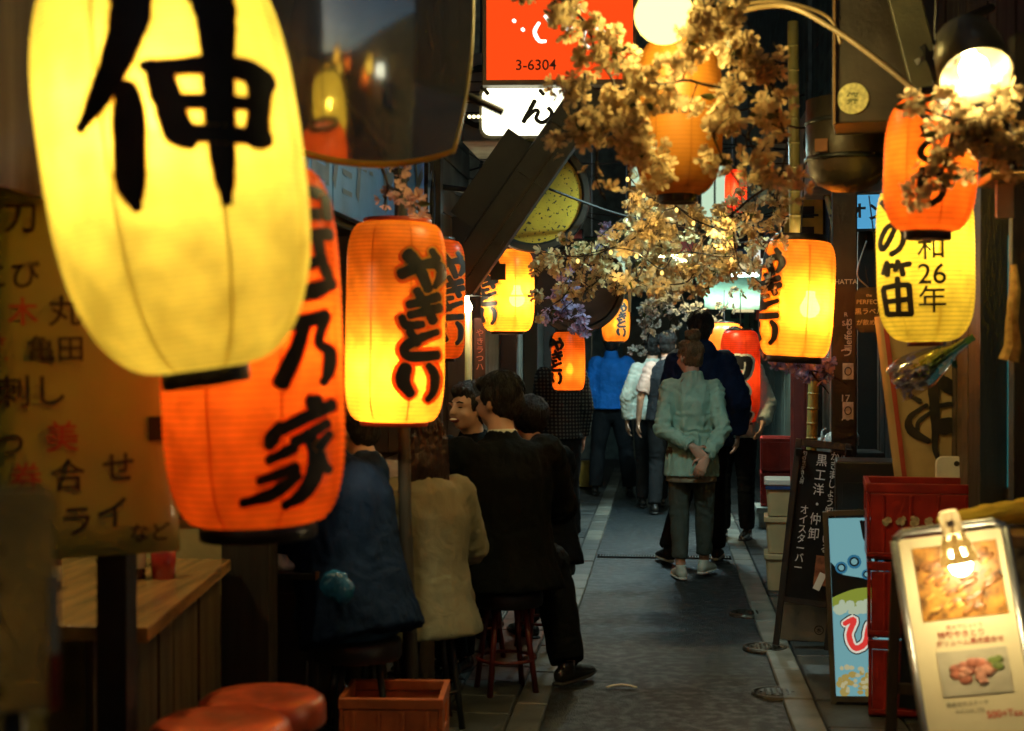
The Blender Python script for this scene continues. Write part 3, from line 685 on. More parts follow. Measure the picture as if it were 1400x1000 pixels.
def person(label, loc, heading, H=1.7, J=None, top=None, pants=None, shoes=None, hair=None, hairstyle='short', headyaw=0, headpitch=0, face=False, hands=True,
           shirt=None, group='people in the alley', seat=False, bulk=1.0, curl=.35, laugh=False, extra=None, vox=.012, hpose=None):
    J = dict(STAND) if J is None else J
    k = H / 1.7
    P = {a: V(b) * k for a, b in J.items()}
    t = thing('person', label, 'person', loc, (0, 0, heading), group)
    B = bulk * k
    HM = Euler((headpitch, 0, headyaw)).to_matrix(); hc = P['head']
    hp = lambda x, y, z: hc + HM @ (V((x, y, z)) * k)
    # ---- body, one skin
    mb = MB(); X = (1, 0, 0)
    mb.tube([P['pel'] - V((0, 0, .06)) * k, P['pel'], P['waist'], P['chest'], P['shc'], P['nb']], [(.13 * B, .10 * B), (.15 * B, .105 * B), (.13 * B, .09 * B), (.15 * B, .10 * B), (.13 * B, .075 * B), (.06 * k, .06 * k)], 14, X, 'round')
    mb.tube([P['nb'] - V((0, 0, .03)) * k, P['nt'], hc], [.060 * k, .056 * k, .05 * k], 12, X, 'round')
    hv = len(mb.v)
    mb.ell(hp(0, -.008, .028), (.077 * k, .096 * k, .088 * k)); mb.ell(hp(0, .022, -.025), (.066 * k, .072 * k, .085 * k)); mb.ell(hp(0, .045, -.072), (.038 * k, .042 * k, .036 * k))
    mb.tube([hp(0, .088, .012), hp(0, .108, -.018), hp(0, .112, -.026)], [.010 * k, .015 * k, .013 * k], 8, caps='round')
    for s in (-1, 1):
        mb.ell(hp(s * .078, -.008, -.008), (.010 * k, .020 * k, .033 * k)); mb.ell(hp(s * .037, .062, -.030), (.026 * k, .026 * k, .024 * k))
        mb.ell(hp(s * .030, .078, .022), (.028 * k, .014 * k, .010 * k))
    for c in 'LR':
        mb.tube([P['sh' + c], P['el' + c], P['wr' + c]], [.048 * B, .038 * B, .026 * k], 10, caps='round')
        mb.tube([P['hip' + c], (P['hip' + c] * .5 + P['knee' + c] * .5), P['knee' + c], P['knee' + c] * .6 + P['ank' + c] * .4, P['ank' + c]], [.082 * B, .072 * B, .052 * B, .052 * B, .036 * k], 12, caps='round')
    body = remesh(mb, vox * .9 if face else vox, 0, smooth=2)
    if hands:
        hm = MB()
        for c, sg in (('L', 1), ('R', -1)):
            d, n = (hpose or {}).get(c, (P['wr' + c] - P['el' + c], V((-sg * -1, 0, 0)) if False else V((1 if c == 'L' else -1, .2, 0))))
            hand(hm, P['wr' + c] + V(d).normalized() * .01, d, n, curl, k, thumb=sg)
        h = remesh(hm, .0055, 0, smooth=1)
        bm = bmesh.new(); bm.from_mesh(body); bm.from_mesh(h)
        for f in bm.faces: f.smooth = True
        bm.to_mesh(body); bm.free()
    link('body', body, SKIN, t)
    if face:
        for s in (-1, 1):
            e = MB().ell(hp(s * .030, .082, .004), (.013 * k, .006 * k, (.003 if laugh else .0055) * k)).build('eye', M('eye_dark', (.02, .015, .012), .2), t, True)
            MB().tube([hp(s * .016, .092, .026), hp(s * .032, .091, .031), hp(s * .048, .08, .026)], [.003, .0042, .003], 6, caps='round').build('eyebrow', HAIRB, t, True)
        if laugh:
            m_ = MB().ell(hp(0, .093, -.058), (.026 * k, .012 * k, .013 * k)).build('mouth', M('mouth', (.16, .03, .025), .4), t, True)
            MB().ell(hp(0, .1005, -.054), (.020 * k, .006 * k, .005 * k)).build('teeth', M('teeth', (.8, .75, .62), .3), m_, True)
        else: MB().ell(hp(0, .086, -.060), (.022 * k, .008 * k, .005 * k)).build('mouth', M('lips', (.35, .12, .10), .4), t, True)
    # ---- trousers
    if pants:
        mb = MB(); lo = pants.get('loose', .012); ln = pants.get('len', 1.0)
        mb.tube([P['pel'] + V((0, 0, .09)) * k, P['pel'], P['pel'] - V((0, 0, .08)) * k], [(.150 * B, .105 * B), (.165 * B, .118 * B), (.14 * B, .11 * B)], 14, X, 'round')
        for c in 'LR':
            h_, kn, an = P['hip' + c], P['knee' + c], P['ank' + c]; an = kn + (an - kn) * ln
            mb.tube([h_ + V((0, 0, .02)), h_ * .5 + kn * .5, kn, kn * .5 + an * .5, an], [.090 * B + lo, .080 * B + lo, .060 * B + lo, .055 * B + lo * 1.3, .048 * B + lo * 1.3], 14, caps=True)
            mb.ell(h_, (.09 * B + lo,) * 3); mb.ell(kn, (.060 * B + lo,) * 3)
        cr = []
        for c in 'LR':
            ax = (P['hip' + c] - P['ank' + c]).normalized(); cr += [(P['knee' + c], (ax + V((.5, .2, 0))).normalized(), .0045, .11, 120), (P['ank' + c] + ax * .09, ax, .003, .08, 150), (P['hip' + c], V((.5, .3, .8)).normalized(), .006, .12, 120)]
        link('trousers', remesh(mb, vox, pants.get('wr', .010), 8, seed=H * 7, creases=cr), pants['mat'], t)
    # ---- top
    def garment(g, name):
        mb = MB(); lo = g.get('loose', .018); hem = g.get('hem', .10) * k
        dn = (P['pel'] - P['waist']).normalized()
        q = [P['pel'] + dn * hem, P['pel'], P['waist'], P['chest'], P['shc'], P['nb'] - V((0, 0, .0))]
        r = [(.170 * B + lo + g.get('flare', .01), .125 * B + lo + g.get('flare', .01)), (.165 * B + lo, .118 * B + lo), (.150 * B + lo, .105 * B + lo), (.165 * B + lo, .115 * B + lo), (.155 * B + lo * .8, .085 * B + lo * .8), (.068 * k, .068 * k)]
        if hem < -.01: q = q[1:]; r = r[1:]
        mb.tube(q, r, 18, X, True)
        if g.get('collar', .035): mb.tube([P['nb'] - V((0, 0, .03)), P['nb'] + V((0, .004, g.get('collar', .035)))], [(.085 * k * g.get('cr', 1), .08 * k * g.get('cr', 1)), (.068 * k * g.get('cr', 1), .068 * k * g.get('cr', 1))], 14, X, True)
        if g.get('hood'): mb.ell(P['nb'] + V((0, -.075, -.01)) * k, (.13 * k, .07 * k, .085 * k)); mb.ell(P['nb'] + V((0, -.03, .03)) * k, (.10 * k, .085 * k, .05 * k))
        sv = g.get('sleeve', .96)
        if sv > 0:
            for c in 'LR':
                s_, e, w_ = P['sh' + c], P['el' + c], P['wr' + c]
                pts = [s_ * .8 + P['shc'] * .2, s_, e] ; rr = [.050 * B + lo * .8, .053 * B + lo * .8, .046 * B + lo]
                if sv <= .5: pts[2] = s_ + (e - s_) * sv * 2; rr[2] = .052 * B + lo
                else: pts.append(e + (w_ - e) * (sv - .5) * 2); rr.append(.035 * B + lo * .8)
                mb.tube(pts, rr, 12, caps=True); mb.ell(pts[2], (rr[2],) * 3) if sv > .5 else None; mb.ell(s_, (.052 * B + lo * .7,) * 3)
        cr = [(P['waist'], V((.25, 0, .97)), .005 * g.get('wr', .012) / .012, .16, 90)]
        if sv > 0:
            for c, sg in (('L', 1), ('R', -1)):
                ax = (P['sh' + c] - P['wr' + c]).normalized(); cr += [(P['el' + c], (ax + V((.35 * sg, 0, .2))).normalized(), .006, .10, 120), (P['sh' + c] * .8 + P['el' + c] * .2, V((.7 * sg, .1, .7)).normalized(), .006, .10, 120)]
                if sv > .6: cr.append((P['wr' + c] * .8 + P['el' + c] * .2, ax, .0035, .08, 150))
        return link(name, remesh(mb, vox, g.get('wr', .012), g.get('freq', 9), smooth=g.get('smooth', 3), seed=H * 5, stretch=(1.5, 1.5, .32), creases=cr if g.get('wr', .012) else ()), g['mat'], t)
    if shirt: garment(shirt, 'shirt')
    if top: garment(top, top.get('name', 'jacket'))
    # ---- shoes
    if shoes:
        for c in 'LR':
            a = P['ank' + c]; td = V(J['toe' + c]).normalized(); up = V((0, 0, 1)); z0 = a.z - .085 * k
            q = lambda f, h: V((a.x, a.y, z0)) + td * f * k + up * h * k + up * td.z * 0
            mb = MB(); sd = td.cross(up)
            mb.tube([q(-.055, .04), q(.0, .045), q(.07, .038), q(.13, .030), q(.185, .024)], [(.034, .040), (.038, .046), (.044, .037), (.045, .028), (.034, .02)], 12, side=sd, caps='round')
            mb.tube([q(-.01, .04), q(-.015, .10)], [.040, .036], 12, caps=True)
            sh = link('shoe', remesh(mb, .008, 0, smooth=2), shoes['mat'], t)
            so_ = MB().tube([q(-.085, .009), q(-.03, .009), q(.07, .009), q(.14, .012), q(.212, .016)], [(.026, .010), (.040, .011), (.047, .011), (.046, .011), (.026, .009)], 12, side=sd, caps='round')
            so_.build('sole', shoes['sole'], sh, True)
    # ---- hair
    mb = MB(); st = hairstyle
    mb.ell(hp(0, -.022, .036), (.089 * k, .102 * k, .092 * k)); mb.ell(hp(0, -.045, -.005), (.080 * k, .070 * k, .085 * k))
    mb.ell(hp(0, .030, .080), (.068 * k, .060 * k, .042 * k))
    for s in (-1, 1): mb.ell(hp(s * .070, .012, .030), (.018 * k, .035 * k, .040 * k))
    if st == 'bun':
        mb.ell(hp(.004, -.05, .150), (.056 * k, .052 * k, .048 * k)); mb.ell(hp(.03, -.06, .17), (.02 * k, .02 * k, .03 * k)); mb.ell(hp(-.035, -.04, .165), (.018 * k, .02 * k, .025 * k)); mb.ell(hp(0, -.09, .05), (.05 * k, .04 * k, .05 * k))
    if st == 'long':
        mb.tube([hp(0, -.05, .02), hp(0, -.07, -.10), hp(0, -.075, -.24)], [(.10 * k, .07 * k), (.105 * k, .06 * k), (.10 * k, .035 * k)], 14, X, 'round')
    if st == 'full': mb.ell(hp(0, -.03, .03), (.102 * k, .112 * k, .108 * k))
    link('hair', remesh(mb, .0065, .013 if st != 'bun' else .016, 42, smooth=1, seed=H, stretch=(1, 1, .3)), hair or HAIRB, t)
    # ---- strands lying over the cap of hair
    rr = random.Random(int(H * 1000)); sm = MB(); E = V((.091, .104, .095)) * k
    for _ in range(150):
        az = rr.uniform(0, 2 * math.pi); t0 = rr.uniform(.05, 1.2); ln = rr.uniform(.5, 1.1); w0 = rr.uniform(-.25, .25); pts = []
        for i in range(6):
            th = t0 + ln * i / 5; a = az + w0 * i / 5
            if math.sin(a) > .35 and th > 1.15: break
            if th > 1.75: break
            lift = 1 + .05 * math.sin(i * 1.3 + az * 5) * .6 + .02
            pts.append(hp(0, -.022, .036) + HM @ V((E.x * math.sin(th) * math.cos(a) * lift, E.y * math.sin(th) * math.sin(a) * lift, E.z * math.cos(th) * lift)))
        if len(pts) > 2: sm.tube(pts, [.0034 * (1 - .75 * i / len(pts)) for i in range(len(pts))], 4)
    if st == 'bun':
        for _ in range(60):
            a = rr.uniform(0, 6.28); b = rr.uniform(-.6, .6); pts = []
            for i in range(7):
                q = a + i * .5; pts.append(hp(.004 + math.cos(q) * .056 * math.cos(b), -.05 + math.sin(q) * .054 * math.cos(b), .150 + .05 * math.sin(b) + .004 * i * rr.uniform(-1, 1)))
            sm.tube(pts, .0030, 4)
    o = sm.build('hair_strands', hair or HAIRB, t, True); o['kind'] = 'stuff'
    return t
def pj(base, **kw): d = dict(base); d.update(kw); return d
SOLEW = M('sole_white', (.62, .62, .52), .6); SOLEB = M('sole_black', (.02, .02, .02), .6)
BLKCLOTH = cloth('black_suit_cloth', (.0045, .0056, .006)); BLKSHOE = M('black_leather', (.012, .011, .010), .25, coat=.3)
NAVY = cloth('navy_cloth', (.008, .018, .05)); DKPANT = cloth('dark_trouser_cloth', (.014, .016, .018))
# --- woman in green jacket, hands clasped behind her
p = gp(945, 792)
person('woman in pale green jacket with hands held together behind her back, hair in bun', (p.x, p.y, .005), R(4), 1.585,
    pj(STAND, elL=(-.225, -.10, 1.075), wrL=(-.01, -.205, .955), elR=(.215, -.11, 1.075), wrR=(.085, -.215, .885), kneeL=(-.085, .03, .49), ankL=(-.075, .0, .085), kneeR=(.10, .06, .50), ankR=(.105, .13, .105), toeL=(-.12, 1, 0), toeR=(.45, 1, 0), head=(-.012, .035, 1.585)),
    top=dict(mat=cloth('green_jacket_cloth', (.27, .43, .34), var=.15), loose=.020, hem=.19, flare=.022, wr=.024, freq=11, sleeve=.97, smooth=2), shirt=dict(mat=cloth('beige_shirt_cloth', (.25, .21, .14)), loose=-.004, hem=.235, sleeve=0, collar=0, flare=.03, wr=.004),
    pants=dict(mat=cloth('grey_green_trouser_cloth', (.075, .088, .072)), loose=.012, len=.86, wr=.016), shoes=dict(mat=M('cream_canvas', (.52, .55, .44), .7), sole=SOLEW), hair=HAIRN, hairstyle='bun', bulk=.93, headyaw=R(32), headpitch=R(-6), face=True,
    curl=.45, vox=.010, hpose={'L': (V((.55, -.1, -.55)), V((0, 1, .2))), 'R': (V((-.35, -.1, -.75)), V((.1, 1, 0)))})
# --- tall man in navy hooded jacket just beyond her
p = gp(957, 768)
person('tall man in navy hooded jacket walking just beyond the woman in green', (p.x, p.y, .005), R(-8), 1.80,
    pj(STAND, kneeL=(-.10, -.02, .50), ankL=(-.20, -.16, .10), ankR=(.10, .12, .085), elR=(.27, -.06, 1.10), wrR=(.25, .06, .87), toeL=(-.5, 1, 0)),
    top=dict(mat=NAVY, loose=.04, hem=.14, hood=True, wr=.016), pants=dict(mat=cloth('black_trouser_cloth', (.010, .010, .011)), loose=.01), shoes=dict(mat=cloth('black_trainer', (.02, .02, .02)), sole=SOLEW), bulk=1.05)
# --- passer-by coming the other way
p = gp(1004, 738)
person('walker in pale jacket facing this way, half hidden behind the navy jacketed man', (p.x, p.y, .005), R(165), 1.70,
    pj(STAND, elL=(-.27, .02, 1.10), wrL=(-.26, .16, .95)), top=dict(mat=cloth('pale_jacket_cloth', (.40, .44, .38)), loose=.035, hem=.10, wr=.014), pants=dict(mat=DKPANT), shoes=dict(mat=BLKSHOE, sole=SOLEB), face=True, headyaw=R(10), headpitch=R(-8))
# --- group ahead on the left
p = gp(912, 702)
person('man in dark waistcoat and pink short sleeves walking ahead, bare forearm', (p.x, p.y, .005), R(3), 1.70, pj(STAND, ankL=(-.12, -.10, .09), elL=(-.25, -.02, 1.09), wrL=(-.27, .06, .86)),
    shirt=dict(mat=cloth('pink_shirt_cloth', (.45, .30, .24)), loose=.022, hem=.05, sleeve=.42), top=dict(mat=cloth('dark_waistcoat', (.02, .022, .025)), name='waistcoat', loose=.034, hem=.06, sleeve=0), pants=dict(mat=DKPANT), shoes=dict(mat=BLKSHOE, sole=SOLEB))
p = gp(892, 694)
person('man in white long sleeved shirt walking behind the blue quilted jacket', (p.x, p.y, .005), R(5), 1.68, pj(STAND, ankR=(.1, .12, .09), elL=(-.26, -.02, 1.09), wrL=(-.25, .04, .85)),
    top=dict(mat=cloth('white_shirt_cloth', (.55, .58, .48)), name='shirt', loose=.025, hem=.06, sleeve=.95), pants=dict(mat=DKPANT), shoes=dict(mat=BLKSHOE, sole=SOLEB))
p = gp(836, 677)
person('man in bright blue quilted jacket standing with legs apart down the alley', (p.x, p.y, .005), R(2), 1.73, pj(STAND, ankL=(-.17, 0, .085), kneeL=(-.14, .02, .49), ankR=(.19, 0, .085), kneeR=(.15, .02, .49), elR=(.27, -.02, 1.12), wrR=(.25, .16, 1.0)),
    top=dict(mat=cloth('blue_quilt_cloth', (.014, .15, .52), rough=.6), loose=.05, hem=.03, collar=.07, wr=.012), pants=dict(mat=DKPANT, loose=.02), shoes=dict(mat=BLKSHOE, sole=SOLEB), bulk=1.03)
p = at(767, 560, 11.2)
def checks(m):                                  # woven check on the plaid shirt
    n = m.node_tree.nodes; l = m.node_tree.links; b = n['Principled BSDF']; tc = n.new('ShaderNodeTexCoord')
    vals = []
    for ax in ('X', 'Z'):
        wv = n.new('ShaderNodeTexWave'); wv.bands_direction = ax; wv.inputs['Scale'].default_value = 11; l.new(tc.outputs['Object'], wv.inputs[0]); vals.append(wv)
    ad = n.new('ShaderNodeMath'); l.new(vals[0].outputs['Fac'], ad.inputs[0]); l.new(vals[1].outputs['Fac'], ad.inputs[1])
    r_ = n.new('ShaderNodeValToRGB'); r_.color_ramp.elements[0].color = (.02, .023, .026, 1); r_.color_ramp.elements[1].color = (.12, .14, .12, 1); r_.color_ramp.elements[0].position = .55
    mu = n.new('ShaderNodeMath'); mu.operation = 'MULTIPLY'; mu.inputs[1].default_value = .55; l.new(ad.outputs[0], mu.inputs[0]); l.new(mu.outputs[0], r_.inputs[0]); l.new(r_.outputs[0], b.inputs['Base Color'])
    return m
person('person in grey plaid shirt standing under the low red-orange lantern', (p.x, p.y, .005), R(20), 1.66, top=dict(mat=checks(cloth('plaid_cloth', (.1, .1, .1))), name='shirt', loose=.025, hem=.08), pants=dict(mat=DKPANT), shoes=dict(mat=BLKSHOE, sole=SOLEB), bulk=.9)

# --- patrons on stools
G2 = 'patrons sitting at the counter'
STOOLZ = .47
def seat_at(px, Y, dy=0): q = at(px, 800, Y); return V((q.x, q.y, .0))
q = seat_at(692, 6.25)
person('man in black suit on a stool, back turned, one polished shoe stretched into the lane', q, R(28), 1.80,
    pj(sit(.06), kneeR=(.30, .22, .50), ankR=(.29, .02, .10), toeR=(.75, .5, 0), kneeL=(-.15, .36, .52), shL=(-.19, .03, 1.0), shR=(.19, .03, 1.0), elL=(-.33, .12, .80), wrL=(-.28, .38, .80), elR=(.30, .14, .76), wrR=(.2, .38, .78)),
    top=dict(mat=BLKCLOTH, loose=.040, hem=.13, wr=.014, flare=.03, collar=.028), shirt=dict(mat=cloth('white_collar', (.6, .6, .5)), loose=-.02, hem=-.1, sleeve=0, collar=.038, cr=.92, wr=0), pants=dict(mat=BLKCLOTH, loose=.02, wr=.012), shoes=dict(mat=BLKSHOE, sole=SOLEB), headyaw=R(32), headpitch=R(-6), group=G2, seat=True, bulk=1.10)
q = at(652, 800, 7.0)
person('laughing man in black facing out from the counter beside the suited man', (q.x, q.y, 0), R(158), 1.72, pj(sit(.05, .36)), top=dict(mat=BLKCLOTH, loose=.035, hem=.10), pants=dict(mat=BLKCLOTH), shoes=dict(mat=BLKSHOE, sole=SOLEB), face=True, laugh=True, hair=HAIRB, headyaw=R(-18), group=G2)
q = at(742, 800, 7.15)
person('dark haired patron in black beyond the suited man, seen from behind', (q.x, q.y, 0), R(35), 1.62, pj(sit(.12, .36)), top=dict(mat=BLKCLOTH, loose=.04, hem=.12), pants=dict(mat=BLKCLOTH), shoes=dict(mat=BLKSHOE, sole=SOLEB), hairstyle='full', group=G2)
q = at(588, 800, 5.65)
person('woman with long dark hair in loose pale yellow top on a stool', (q.x, q.y, 0), R(38), 1.60, pj(sit(.06, .37), elR=(.26, .10, .74), wrR=(.15, .34, .80)), top=dict(mat=cloth('pale_yellow_cloth', (.17, .16, .105), var=.1), name='top', loose=.032, hem=.17, flare=.03, sleeve=.62, wr=.010, freq=8, collar=0), pants=dict(mat=cloth('khaki_cloth', (.14, .11, .07)), loose=.03), shoes=dict(mat=BLKSHOE, sole=SOLEB), hair=M('dark_brown_hair', (.025, .012, .007), .35, var=.5, scale=30, stretch=(8, 8, 1), bump=.6, bscale=30), hairstyle='long', group=G2)
q = at(488, 800, 5.1)
person('broad patron in navy shirt hunched over counter behind the deep orange lantern', (q.x, q.y, 0), R(50), 1.76, pj(sit(.20, .36)), top=dict(mat=cloth('navy_shirt_cloth', (.005, .013, .034)), name='shirt', loose=.045, hem=.12, wr=.018), pants=dict(mat=cloth('denim_cloth', (.02, .045, .08)), loose=.015), shoes=dict(mat=BLKSHOE, sole=SOLEB), group=G2, bulk=1.12)
q = at(520, 800, 5.75)
person('patron with cream sleeve hidden between the navy shirt and wooden pole', (q.x, q.y, 0), R(62), 1.66, pj(sit(.10, .36)), top=dict(mat=cloth('cream_cloth', (.50, .45, .33)), name='shirt', loose=.03, hem=.10, sleeve=.5), pants=dict(mat=DKPANT), shoes=dict(mat=BLKSHOE, sole=SOLEB), group=G2)

# ================================================================== furniture, signs and goods
def facing(name, label, cat, px, py, Y, roll=0, pitch=0, yaw=None, group=None):
    """a root whose local -Y looks at the camera (or along a given yaw); returns root and metres per pixel"""
    c = at(px, py, Y); a = face_cam(c) if yaw is None else yaw
    t = thing(name, label, cat, c, group=group)
    t.rotation_euler = (Matrix.Rotation(a, 3, 'Z') @ Matrix.Rotation(-roll, 3, 'Y') @ Matrix.Rotation(pitch, 3, 'X')).to_euler()
    return t, mpp(c)
def rrect(wd, h, r, n=5):
    out = []
    for cx, cz, a0 in ((wd / 2 - r, h / 2 - r, 0), (-wd / 2 + r, h / 2 - r, 90), (-wd / 2 + r, -h / 2 + r, 180), (wd / 2 - r, -h / 2 + r, 270)):
        for i in range(n + 1):
            a = R(a0 + 90 * i / n); out.append((cx + r * math.cos(a), cz + r * math.sin(a)))
    return out
def prism(mb, pts, y0, y1):
    n = len(pts); vs = [(x, y0, z) for x, z in pts] + [(x, y1, z) for x, z in pts]
    mb.add(vs, [tuple(range(n))[::-1] if y0 > y1 else tuple(range(n)), tuple(range(n, 2 * n))[::-1]] + [(i, i + n, (i + 1) % n + n, (i + 1) % n) for i in range(n)]); return mb
RED = M('red_paint', (.42, .035, .018), .4, var=.3)
REDINK = M('red_ink', (.40, .06, .03), .6, bump=0)
CHALK = M('chalk', (.88, .88, .82), .8, var=.3, scale=60, bump=0)
VIN = M('red_vinyl', (.62, .10, .028), .30, var=.45, scale=9, coat=.15, bump=.25, bscale=45)
# handwritten menu sheet
t, s = facing('menu_sheet', 'yellowed handwritten menu sheet in black and red brush behind the deep orange lantern', 'menu', 112, 505, 3.3, R(1.5))
PAPERY = M('yellowed_paper', (.36, .40, .11), .45, var=.18, scale=3, bump=.1, coat=.2)
n_ = 12; vs = []; fs = []
for i in range(n_ + 1):
    for j in range(7):
        u = (j / 6 - .5) * 248 * s; v = (.5 - i / n_) * 515 * s
        vs.append((u, .012 * noise.noise(V((u * 5, v * 4, 1))), v))
for i in range(n_):
    for j in range(6): a = i * 7 + j; fs.append((a, a + 7, a + 8, a + 1))
o = MB().add(vs, fs).build('sheet', PAPERY, t, True); sd = o.modifiers.new('thick', 'SOLIDIFY'); sd.thickness = .002
for tx, x, y, sz, mt in (('刀', 38, 300, 46, 0), ('とび', 26, 375, 40, 0), ('丸', 92, 425, 44, 0), ('木', 38, 425, 40, 1), ('焼', -2, 475, 40, 1), ('亀田', 78, 476, 38, 0), ('刺し', 45, 532, 46, 0), ('美', 84, 595, 44, 1),
                     ('つ', 16, 604, 40, 0), ('券', 36, 648, 42, 1), ('合', 90, 648, 46, 0), ('せ', 156, 640, 46, 0), ('ラ', 100, 712, 46, 0), ('イ', 146, 702, 48, 0), ('など', 196, 732, 28, 0)):
    flat_text(t, text2d(tx, sz * s, .012), REDINK if mt else M('faded_ink', (.035, .03, .015), .7, bump=0), -.016, ((x - 112) * s, (505 - y) * s))
MB().box((100 * s, -.006, -85 * s), (30 * s, .006, 34 * s)).build('clip', BLACK, t)
for x in (-90, 60): MB().tube([(x * s, 0, 255 * s), (x * s * .9, .05, 255 * s + .35)], .003, 6).build('string', CABLE, t)
# plastic wrapped menu stand very close
t, s = facing('menu_stand', 'film wrapped cream menu stand with white and red edge strip beside the bar stall', 'menu stand', 18, 820, 1.75)
prism(MB(), rrect(105 * s, 300 * s, 16 * s), .012, -.012).build('board', paper('cream_board', (.92, .78, .40), 1, 0, .4), t)
prism(MB(), rrect(120 * s, 316 * s, 30 * s), .020, -.020).build('film', glass('clear_film', (.95, .95, .9), .12, .22), t)
MB().box((53 * s, -.004, -20 * s), (14 * s, .03, 110 * s)).build('white_strip', WHITEPLASTIC, t)
MB().box((53 * s, -.004, -112 * s), (15 * s, .03, 74 * s)).build('red_strip', RED, t)
for k in range(5): flat_text(t, text2d('つまみ一品'[k], 22 * s, .02), INK, -.0135, (-20 * s, (70 - 48 * k) * s))
MB().tube([(0, .01, -150 * s), (0, .01, -1.5 + .29)], .014, 10).lathe([(.0, 0), (.15, 0), (.15, .012), (.0, .02)], 24, (0, .01, -1.5 + .29)).build('post', DARKMETAL, t, True)

# things on the stall counter
def bottle(label, px, Y, X, h, r, mat, capm, z=.805):
    q = V((X, Y, z)); t = thing('bottle', label, 'bottle', q, group='bottles on the bar stall counter')
    MB().lathe([(.001, 0), (r, .003), (r, h * .6), (r * .85, h * .7), (r * .38, h * .82), (r * .36, h * .97), (.001, h * .97)], 20).build('glass_body', mat, t, True)
    MB().lathe([(r * .42, h * .93), (r * .42, h), (.001, h * 1.005)], 16).build('cap', capm, t, True)
    MB().lathe([(r * 1.015, h * .18), (r * 1.015, h * .5)], 20).build('label', CREAM, t, True); return t
BRN = M('brown_glass', (.05, .018, .006), .12, coat=.5)
bottle('brown sauce bottle with red cap on bar stall counter', 0, 4.25, -1.62, .20, .033, BRN, RED)
bottle('tall dark bottle with black cap on bar stall counter', 0, 4.45, -1.74, .24, .036, M('green_glass', (.012, .03, .012), .12, coat=.5), BLACK)
bottle('short red topped seasoning bottle at back of bar stall counter', 0, 4.05, -1.80, .14, .03, M('clear_brown', (.20, .09, .03), .15, coat=.4), RED)
t = thing('chopstick_holder', 'red lacquer chopstick holder on bar stall counter', 'holder', (-1.54, 4.28, .805))
MB().lathe([(.001, 0), (.036, 0), (.040, .10), (.035, .10), (.032, .01), (.001, .01)], 22).build('cup', M('red_lacquer', (.38, .03, .02), .2, coat=.4), t, True)
for i in range(7):
    a = i * .9; MB().tube([(.012 * math.cos(a), .012 * math.sin(a), .012), (.03 * math.cos(a), .03 * math.sin(a), .20)], .0035, 6).build('chopstick', M('bamboo_stick', (.45, .30, .13), .6), t)
t = thing('pendant_lamp', 'bare warm bulb on a cord inside the bar stall', 'lamp', (-1.98, 3.95, 1.95)); bulb_light(t, (0, 0, 0), 34, (1, .84, .40)); MB().tube([(0, 0, .05), (0, 0, .35)], .006, 6).build('cord', CABLE, t)
t = thing('pendant_lamp', 'bare warm bulb on a cord above the eatery counter behind patrons', 'lamp', (-1.75, 6.1, 1.92)); bulb_light(t, (0, 0, 0), 9, (1, .80, .36)); MB().tube([(0, 0, .05), (0, 0, .38)], .006, 6).build('cord', CABLE, t)

# stools
def stool(label, loc, r, h, seatm, legm, group, rz=0):
    t = thing('stool', label, 'stool', loc, (0, 0, rz), group)
    MB().lathe([(.001, h - .012), (r * .5, h - .010 + .012), (r * .86, h + .004), (r * .97, h - .010), (r, h - .03), (r, h - .062), (r * .97, h - .075), (.001, h - .075)], 40).build('seat', seatm, t, True)
    leg = MB().tube([(r * .55, 0, h - .07), (r * .92, 0, 0)], .013, 10).mesh('leg', True)
    for i in range(4): link('leg', leg, legm, t, rot=(0, 0, R(45 + 90 * i)))
    rg = MB(); n = 28; rg.tube([(r * .78 * math.cos(2 * math.pi * i / n), r * .78 * math.sin(2 * math.pi * i / n), h * .34) for i in range(n + 1)], .008, 8, caps=False).build('foot_ring', legm, t, True)
    return t
q = at(358, 958, 3.78); stool('round stool with shiny red vinyl seat beside the open-topped orange crate', (q.x, q.y, 0), .175, q.z + .01, VIN, STEEL, 'red vinyl stools')
q = at(302, 992, 3.42); stool('round stool with shiny red vinyl seat tucked against bar stall counter front', (q.x, q.y, 0), .175, q.z + .01, VIN, STEEL, 'red vinyl stools')
REDLEG = M('red_leg', (.10, .010, .008), .4)
for o in [o for o in COL.objects if o.get('group') == G2]:
    stool('low black stool under the ' + {'man in black suit': 'man in black suit', 'laughing man': 'laughing man', 'dark haired patron': 'dark haired patron in black', 'woman with long': 'woman in pale yellow top', 'broad patron in': 'broad patron in navy', 'patron with cream': 'patron with cream sleeve'}[[k for k in ('man in black suit', 'laughing man', 'dark haired patron', 'woman with long', 'broad patron in', 'patron with cream') if o['label'].startswith(k)][0]],
          (o.location.x, o.location.y, 0), .165, .47, BLACK, REDLEG if 'suit' in o['label'] else DARKMETAL, 'low stools at the counter', .4)

